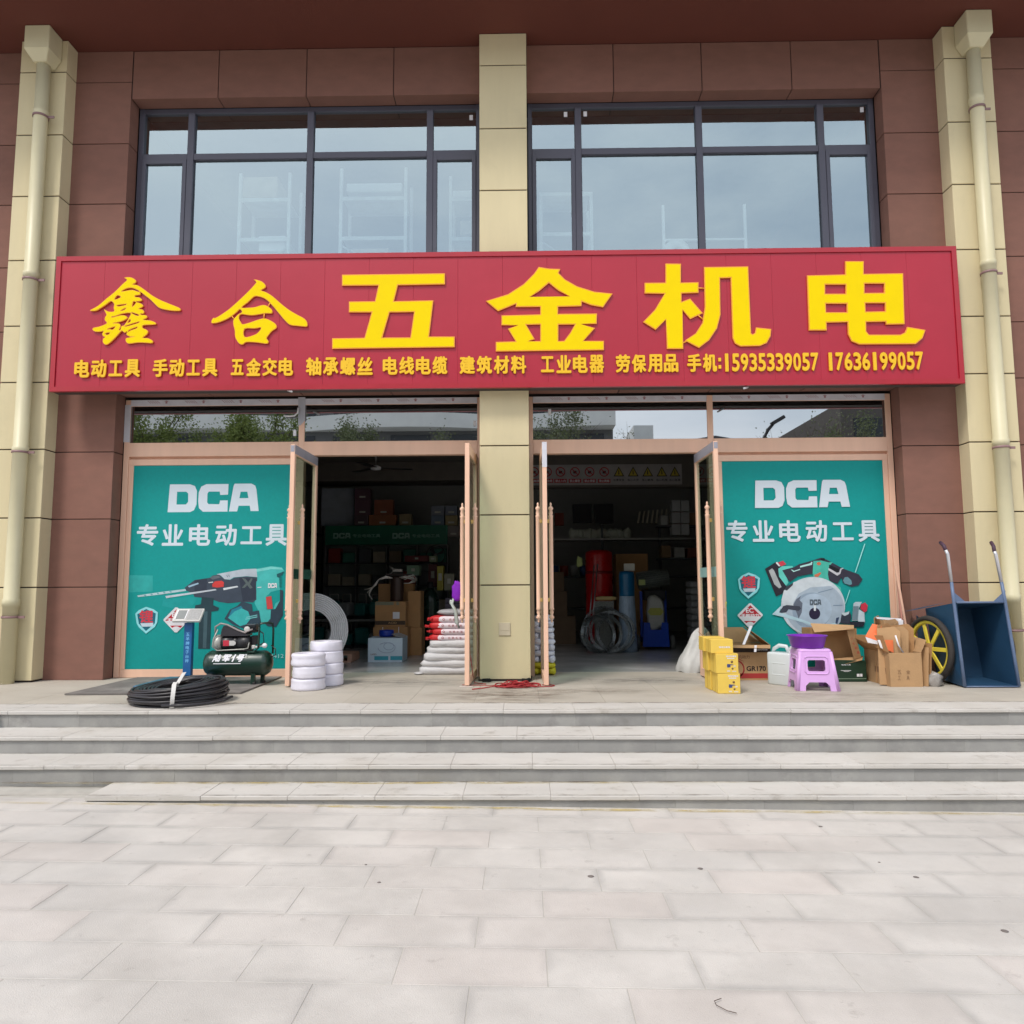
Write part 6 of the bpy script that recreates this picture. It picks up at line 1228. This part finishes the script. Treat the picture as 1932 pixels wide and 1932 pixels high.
for i, (x, z, w_, h, c_) in enumerate(((-3.1, 5.60, .36, .22, 'w'), (-3.1, 5.32, .40, .26, 'p'), (-3.42, 5.35, .22, .10, 'w'), (-3.3, 6.35, .5, .3, 'g'), (-1.75, 6.42, .75, .12, 'w'), (-1.8, 5.33, .5, .3, 'g'), (-1.5, 4.85, .4, .3, 'g'), (-.45, 6.3, .5, .12, 'w'), (-.4, 5.8, .4, .2, 'g'), (-.4, 5.35, .45, .22, 'w'), (-3.0, 4.98, .45, .08, 'w'), (-.35, 4.9, .2, .1, 'w'))):
    m_ = {'w': M_WHITE, 'p': mat('pinkish_box', (200, 165, 155), .7), 'g': M_RB}[c_]
    tag(MB().box(x - w_ / 2, x + w_ / 2, .80, 1.2, z - .12, z - .12 + h, c=.01).obj('stored_carton', m_), ['white carton upper in the far left rack', 'pinkish carton below the white one, far left rack', 'small white packs left in the far left rack', 'pale carton on top of the far left rack', 'white tray on top of the second rack', 'pale carton in the middle of the second rack', 'pale carton low in the second rack', 'white tray seen through the narrow casement', 'pale carton high behind the narrow casement', 'white boxes behind the narrow casement', 'white slab low in the far left rack', 'small white box low behind the narrow casement'][i], 'carton', 'cartons stored upstairs')

# ================================================================== ACROSS THE SQUARE (behind the camera, mirrored in the glass)
def refl(u, v, D):
    d = ray(u, v); tt = ((.25 - CAM.y) + (.25 + D)) / d.y; p = CAM + d * tt; return p.x, p.z
D = 44.; M_AW = mat('pale_render', (104, 104, 104), .85, var=.06, sc=.3); M_AD = mat('dark_window_glass', (30, 34, 40), .2); M_AB = mat('balcony_white', (226, 226, 222), .8, var=.08, sc=.5)
xa, _ = refl(150, 800, D); xb, _ = refl(1163, 800, D); _, zbal = refl(800, 797, D); fl_ = 3.0
t = thing('apartment_block', 'apartment block with curved white balconies across the square, mirrored in the glass', 'building', (0, 0, 0))
part('wall', MB().box(xa, xb, -D - 14, -D - 2.2, -.5, zbal + 3.2), M_AW, t)
nf = int(zbal // fl_) + 1
for k in range(nf + 1):
    z = zbal - k * fl_
    if z < .5: break
    m = MB(); xs = np.linspace(xa, xb, 40); vs = []
    fy = [-D - 2.0 + 1.5 * abs(math.sin((x - xa) / (xb - xa) * PI * 2.5)) for x in xs]
    for j in range(39):
        x0, x1, y0, y1 = xs[j], xs[j + 1], fy[j], fy[j + 1]
        m.add([(x0, -D - 2.2, z - .2), (x1, -D - 2.2, z - .2), (x1, y1, z - .2), (x0, y0, z - .2), (x0, -D - 2.2, z + .9), (x1, -D - 2.2, z + .9), (x1, y1, z + .9), (x0, y0, z + .9)], [(0, 3, 2, 1), (2, 3, 7, 6), (4, 5, 6, 7)])
    part('balcony', m, M_AB, t)
    for j in range(9):
        x = xa + (j + .5) * (xb - xa) / 9; part('window', MB().box(x - 1.5, x + 1.5, -D - 2.2, -D - 2.15, z + .95, z + 2.5), M_AD, t)
t = thing('low_buildings', 'row of low buildings with a roof hut across the square, mirrored in the glass', 'building', (0, 0, 0))
xc, zc_ = refl(1210, 818, D + 20); xd, zd = refl(1400, 830, D + 20)
part('wall', MB().box(xb, xd + 1, -D - 30, -D - 20, -.5, zd), M_AW, t); xe, ze = refl(1195, 803, D + 20); xf, _ = refl(1232, 803, D + 20); part('roof_hut', MB().box(xe, xf, -D - 26, -D - 20, zd + .001, ze), M_AB, t)
part('roof', MB().prism([(xd - 6, zd + .002), (xd + .5, zd + .002), (xd - 2.5, zd + .55)], -D - 29, -D - 20.5), mat('roof_grey', (90, 88, 90), .8), t)
xg, zg = refl(1584, 765, 38); xh, _ = refl(1700, 790, 38)
t = thing('grey_block', 'plain grey block across the square at the far right, mirrored in the glass', 'building', (0, 0, 0)); part('wall', MB().box(xg, xh + 8, -52, -38, -.5, zg + .2), mat('grey_render', (90, 84, 80), .85), t)
for k in range(5):
    for j in range(3): part('window', MB().box(xg + .8 + j * 3, xg + 2.6 + j * 3, -38, -37.95, 1.5 + k * 2.8, 3.2 + k * 2.8), M_AD, t)
def tree(x, y, h, r, label, leaf, n, seed, name='tree', bare=False):
    rn = random.Random(seed); t = thing(name, label, 'tree', (x, y, -.5), 0, 'trees across the square'); m = MB(); m.tube([(0, 0, 0), (.1, 0, h * .25), (-.05, .1, h * .5), (.1, 0, h * .7)], [.16, .13, .1, .06], 8)
    tips = []
    for k in range(26 if bare else 14):
        a = rn.uniform(0, 2 * PI); z0 = h * rn.uniform(.3, .65); L_ = r * rn.uniform(.5, 1); e = (L_ * math.cos(a), L_ * math.sin(a), min(h, z0 + h * rn.uniform(.15, .4)))
        mid = (e[0] * .4, e[1] * .4, (z0 + e[2]) / 2 + .2); m.tube([(0, 0, z0), mid, e], [.06, .035, .012], 5); tips += [mid, e]
        if bare:
            for q_ in range(7):
                b_ = Vector(mid).lerp(Vector(e), rn.random()); m.tube([b_, b_ + Vector((rn.uniform(-.8, .8), rn.uniform(-.8, .8), rn.uniform(.2, 1.2)))], [.014, .005], 3)
    part('trunk', m, mat('bark', (84, 72, 60), .9, var=.2), t); q = MB()
    for k in range(n):
        c = Vector(rn.choice(tips)) + Vector((rn.gauss(0, r * .15), rn.gauss(0, r * .15), rn.gauss(0, h * .05)))
        a = Vector((rn.uniform(-1, 1), rn.uniform(-1, 1), rn.uniform(-1, 1))).normalized() * .065; b = a.cross(Vector((rn.uniform(-1, 1), rn.uniform(-1, 1), rn.uniform(-1, 1)))).normalized() * .035
        q.add([c - a, c + b, c + a, c - b], [(0, 1, 2, 3)])
    if n: part('crown', q, leaf, t)
M_LF = mat('spring_leaves', (118, 132, 66), .8, var=.25, sc=2); M_LF2 = mat('dull_leaves', (108, 116, 80), .8, var=.25, sc=2)
for i, (u, v, D_, r_, bare) in enumerate(((290, 762, 24, 1.6, 0), (430, 768, 26, 1.8, 0), (505, 772, 22, 1.5, 0), (700, 816, 27, 1.8, 0), (860, 820, 26, 1.7, 0), (1060, 806, 27, 1.9, 0), (1130, 795, 30, 1.8, 1), (1500, 796, 28, 1.7, 1), (1560, 792, 30, 1.9, 1), (1620, 800, 26, 1.7, 0))):
    x, z = refl(u, v, D_); tree(x, -D_, z + .5, r_, '%s of the trees across the square counted from the left, mirrored in the glass' % ['first', 'second', 'third', 'fourth', 'fifth', 'sixth', 'seventh', 'eighth', 'ninth', 'tenth'][i], M_LF if i < 3 else M_LF2, 1500 if bare else 15000, i, bare=bool(bare))
x, z = refl(1455, 797, 20); t = thing('street_lamp', 'dark street lamp with angled head across the square, mirrored in the glass', 'street lamp', (x - .15, -20, -.5))
part('post', MB().tube([(-.25, 0, 0), (-.25, 0, z - .9), (-.2, 0, z - .2), (.0, 0, z + .2), (.2, 0, z + .42)], [.09, .08, .075, .07, .06], 10), M_DK, t); part('lamp_head', MB().box(-.16, .40, -.16, .16, -.07, .07, c=.02, M=Matrix.Translation((.28, 0, z + .5)) @ Matrix.Rotation(math.radians(-30), 4, 'Y')), M_DK, t)

# brown stain and drips on the platform in front of the central pilaster
def stain(name, pts_c, rx, ry, z, c, amt, plane='floor'):
    m = bpy.data.materials.new(name); m.use_nodes = True; t_ = m.node_tree; n = t_.nodes; l = t_.links; p = n['Principled BSDF']; p.inputs['Base Color'].default_value = rgb(*c); p.inputs['Roughness'].default_value = .8
    tc_ = n.new('ShaderNodeTexCoord'); ln = n.new('ShaderNodeVectorMath'); ln.operation = 'LENGTH'; mp_ = n.new('ShaderNodeMapping'); mp_.inputs['Scale'].default_value = (1 / rx, 1 / ry, 0 if plane == 'floor' else 1)
    l.new(tc_.outputs['Object'], mp_.inputs['Vector']); l.new(mp_.outputs[0], ln.inputs[0]); no_ = n.new('ShaderNodeTexNoise'); no_.inputs['Scale'].default_value = 7; no_.inputs['Detail'].default_value = 8; no_.inputs['Roughness'].default_value = .7
    mp2 = n.new('ShaderNodeMapping'); mp2.inputs['Scale'].default_value = (.45, 1.6, 1); l.new(tc_.outputs['Object'], mp2.inputs['Vector']); l.new(mp2.outputs[0], no_.inputs['Vector'])
    a = n.new('ShaderNodeMapRange'); a.inputs['From Min'].default_value = 1; a.inputs['From Max'].default_value = .1; l.new(ln.outputs['Value'], a.inputs['Value'])
    b = n.new('ShaderNodeMapRange'); b.inputs['From Min'].default_value = .42; b.inputs['From Max'].default_value = .62; l.new(no_.outputs['Fac'], b.inputs['Value'])
    mu = n.new('ShaderNodeMath'); mu.operation = 'MULTIPLY'; l.new(a.outputs[0], mu.inputs[0]); l.new(b.outputs[0], mu.inputs[1]); m2 = n.new('ShaderNodeMath'); m2.operation = 'MULTIPLY'; m2.inputs[1].default_value = amt; l.new(mu.outputs[0], m2.inputs[0])
    l.new(m2.outputs[0], p.inputs['Alpha'])
    o = MB().add([(-rx, -ry, 0), (rx, -ry, 0), (rx, ry, 0), (-rx, ry, 0)], [(0, 1, 2, 3)]).obj(name, m, steps, (pts_c[0], pts_c[1], z)); o['kind'] = 'structure'; return o
stain('stain', (.0, -1.25), .8, .62, .004, (98, 74, 56), .8); stain('stain', (.9, -1.0), .7, .3, .0045, (120, 105, 88), .5); stain('stain', (-2.9, -1.75), .9, .3, .004, (120, 112, 102), .45)
stain('stain', (-1.2, -.3), 1.3, .5, .004, (120, 118, 116), .5); stain('stain', (1.5, -.2), 1.0, .4, .004, (120, 120, 120), .6); stain('stain', (3.2, -1.3), 1.2, .5, .004, (140, 126, 112), .4)
m = MB(); m.add([(-.30, -2.1225, -.035), (-.22, -2.1225, -.035), (-.24, -2.1225, -.12), (-.255, -2.1225, -.135), (-.275, -2.1225, -.11)], [(0, 1, 2, 3, 4)]).obj('drip_stain', mat('drip_brown', (120, 96, 82), .8, var=.2, sc=20), steps)

# more stock standing in the half dark
rn = random.Random(33)
for i in range(16):
    x = -3.9 + (i % 8) * .26; z = 0 if i < 8 else .5; w_ = rn.uniform(.10, .14)
    t = thing('tool_machine', '%s teal machine from the left, %s row at the left of the left room' % (['first', 'second', 'third', 'fourth', 'fifth', 'sixth', 'seventh', 'eighth'][i % 8], 'floor' if i < 8 else 'upper'), 'machine', (x, 4.4 + rn.uniform(-.1, .1), z), rn.uniform(-.4, .4), 'teal machines in the left room')
    mm = mat('machine_teal', (24, 96, 92), .4) if i % 3 else mat('machine_grey', (120, 124, 124), .4)
    part('body', MB().box(-w_, w_, -.12, .12, .05, rn.uniform(.24, .36), c=.03), mm, t); part('handle', MB().tube([(-w_ * .8, 0, .24), (-w_ * .7, 0, .42), (w_ * .7, 0, .42), (w_ * .8, 0, .24)], .011, 6), mat('tool_grey', (150, 146, 140), .35, metal=.4), t); part('foot', MB().box(-w_, w_, -.1, .1, 0, .05), M_BLK, t)
tag(MB().box(-4.0, -1.8, 4.15, 4.8, .46, .495).obj('bench_board', mat('bench_grey', (120, 120, 116), .6)), 'low bench carrying the upper row of teal machines', 'bench')
for i in range(14):
    r0, c0 = divmod(i, 7); x = 2.75 + (c0 % 7) * .24; z = [1.55, 2.15][r0]
    tag(MB().box(x, x + rn.uniform(.14, .21), 5.1, 5.35, z, z + rn.uniform(.18, .3), c=.01).obj('stock_carton', mat(['carton_a', 'carton_b', 'carton_c'][i % 3], [(130, 104, 74), (150, 150, 146), (110, 60, 46)][i % 3], .7)), '%s stock carton from the left, %s board at the far right of the right room' % (['first', 'second', 'third', 'fourth', 'fifth', 'sixth', 'seventh'][c0], ['lower', 'upper'][r0]), 'carton', 'stock cartons at the right of the right room')
t = thing('wall_shelf', 'two board shelf with stock cartons at the right of the right room', 'shelf', (0, 0, 0))
for z in (1.52, 2.12): part('shelf_board', MB().box(2.7, 4.6, 5.05, 5.4, z, z + .025), M_DKB, t)
for i in range(7):
    x = .62 + i * .19; t = thing('paint_can', '%s metal can from the left on the upper shelf of the right room' % ['first', 'second', 'third', 'fourth', 'fifth', 'sixth', 'seventh'][i], 'can', (x, 5.85, 1.232), 0, 'metal cans on the right shelf')
    part('can', MB().lathe([(0, 0), (.08, 0), (.08, .2), (.076, .205), (0, .2)], 18), mat('can_' + 'abc'[i % 3], [(170, 170, 168), (60, 90, 140), (150, 60, 50)][i % 3], .4), t); part('bail', MB().tube([(-.08, 0, .16), (-.05, -.07, .2), (.05, -.07, .2), (.08, 0, .16)], .003, 4), M_STEEL, t)

for (xx, yy, zz_, rx_, sl) in ((.4, -3.335, -.4635, 5.5, 1), (-1.0, -2.955, ZN[3] + .002, 3.4, 0)):
    o = stain('sand_line', (xx, yy), rx_, .045, zz_ + (SL * xx if sl else 0), (192, 172, 112), 1.0); o.rotation_euler = (0, math.atan(-SL) if sl else 0, 0)
x, z = at('U', 0, 1353, -2.1); tag(MB().box(x - .03, x + .02, -2.175, -2.142, z - .03, z + .03, c=.008).obj('dark_clip', mat('clip_navy', (30, 28, 60), .6)), 'small dark clip on the top step at the far left edge', 'clip')

for k_ in range(4):                               # dirt gathered at the back and along the nose of every tread
    for yy, a_, w_ in ((BK[k_] - .012 if k_ else -1.76, .75, .035), (YN[k_] + .02, .6, .022)): stain('dirt_line', (random.uniform(-1, 1), yy), 11, w_, ZN[k_] + .0022 + .0003 * k_, (112, 100, 88), a_)
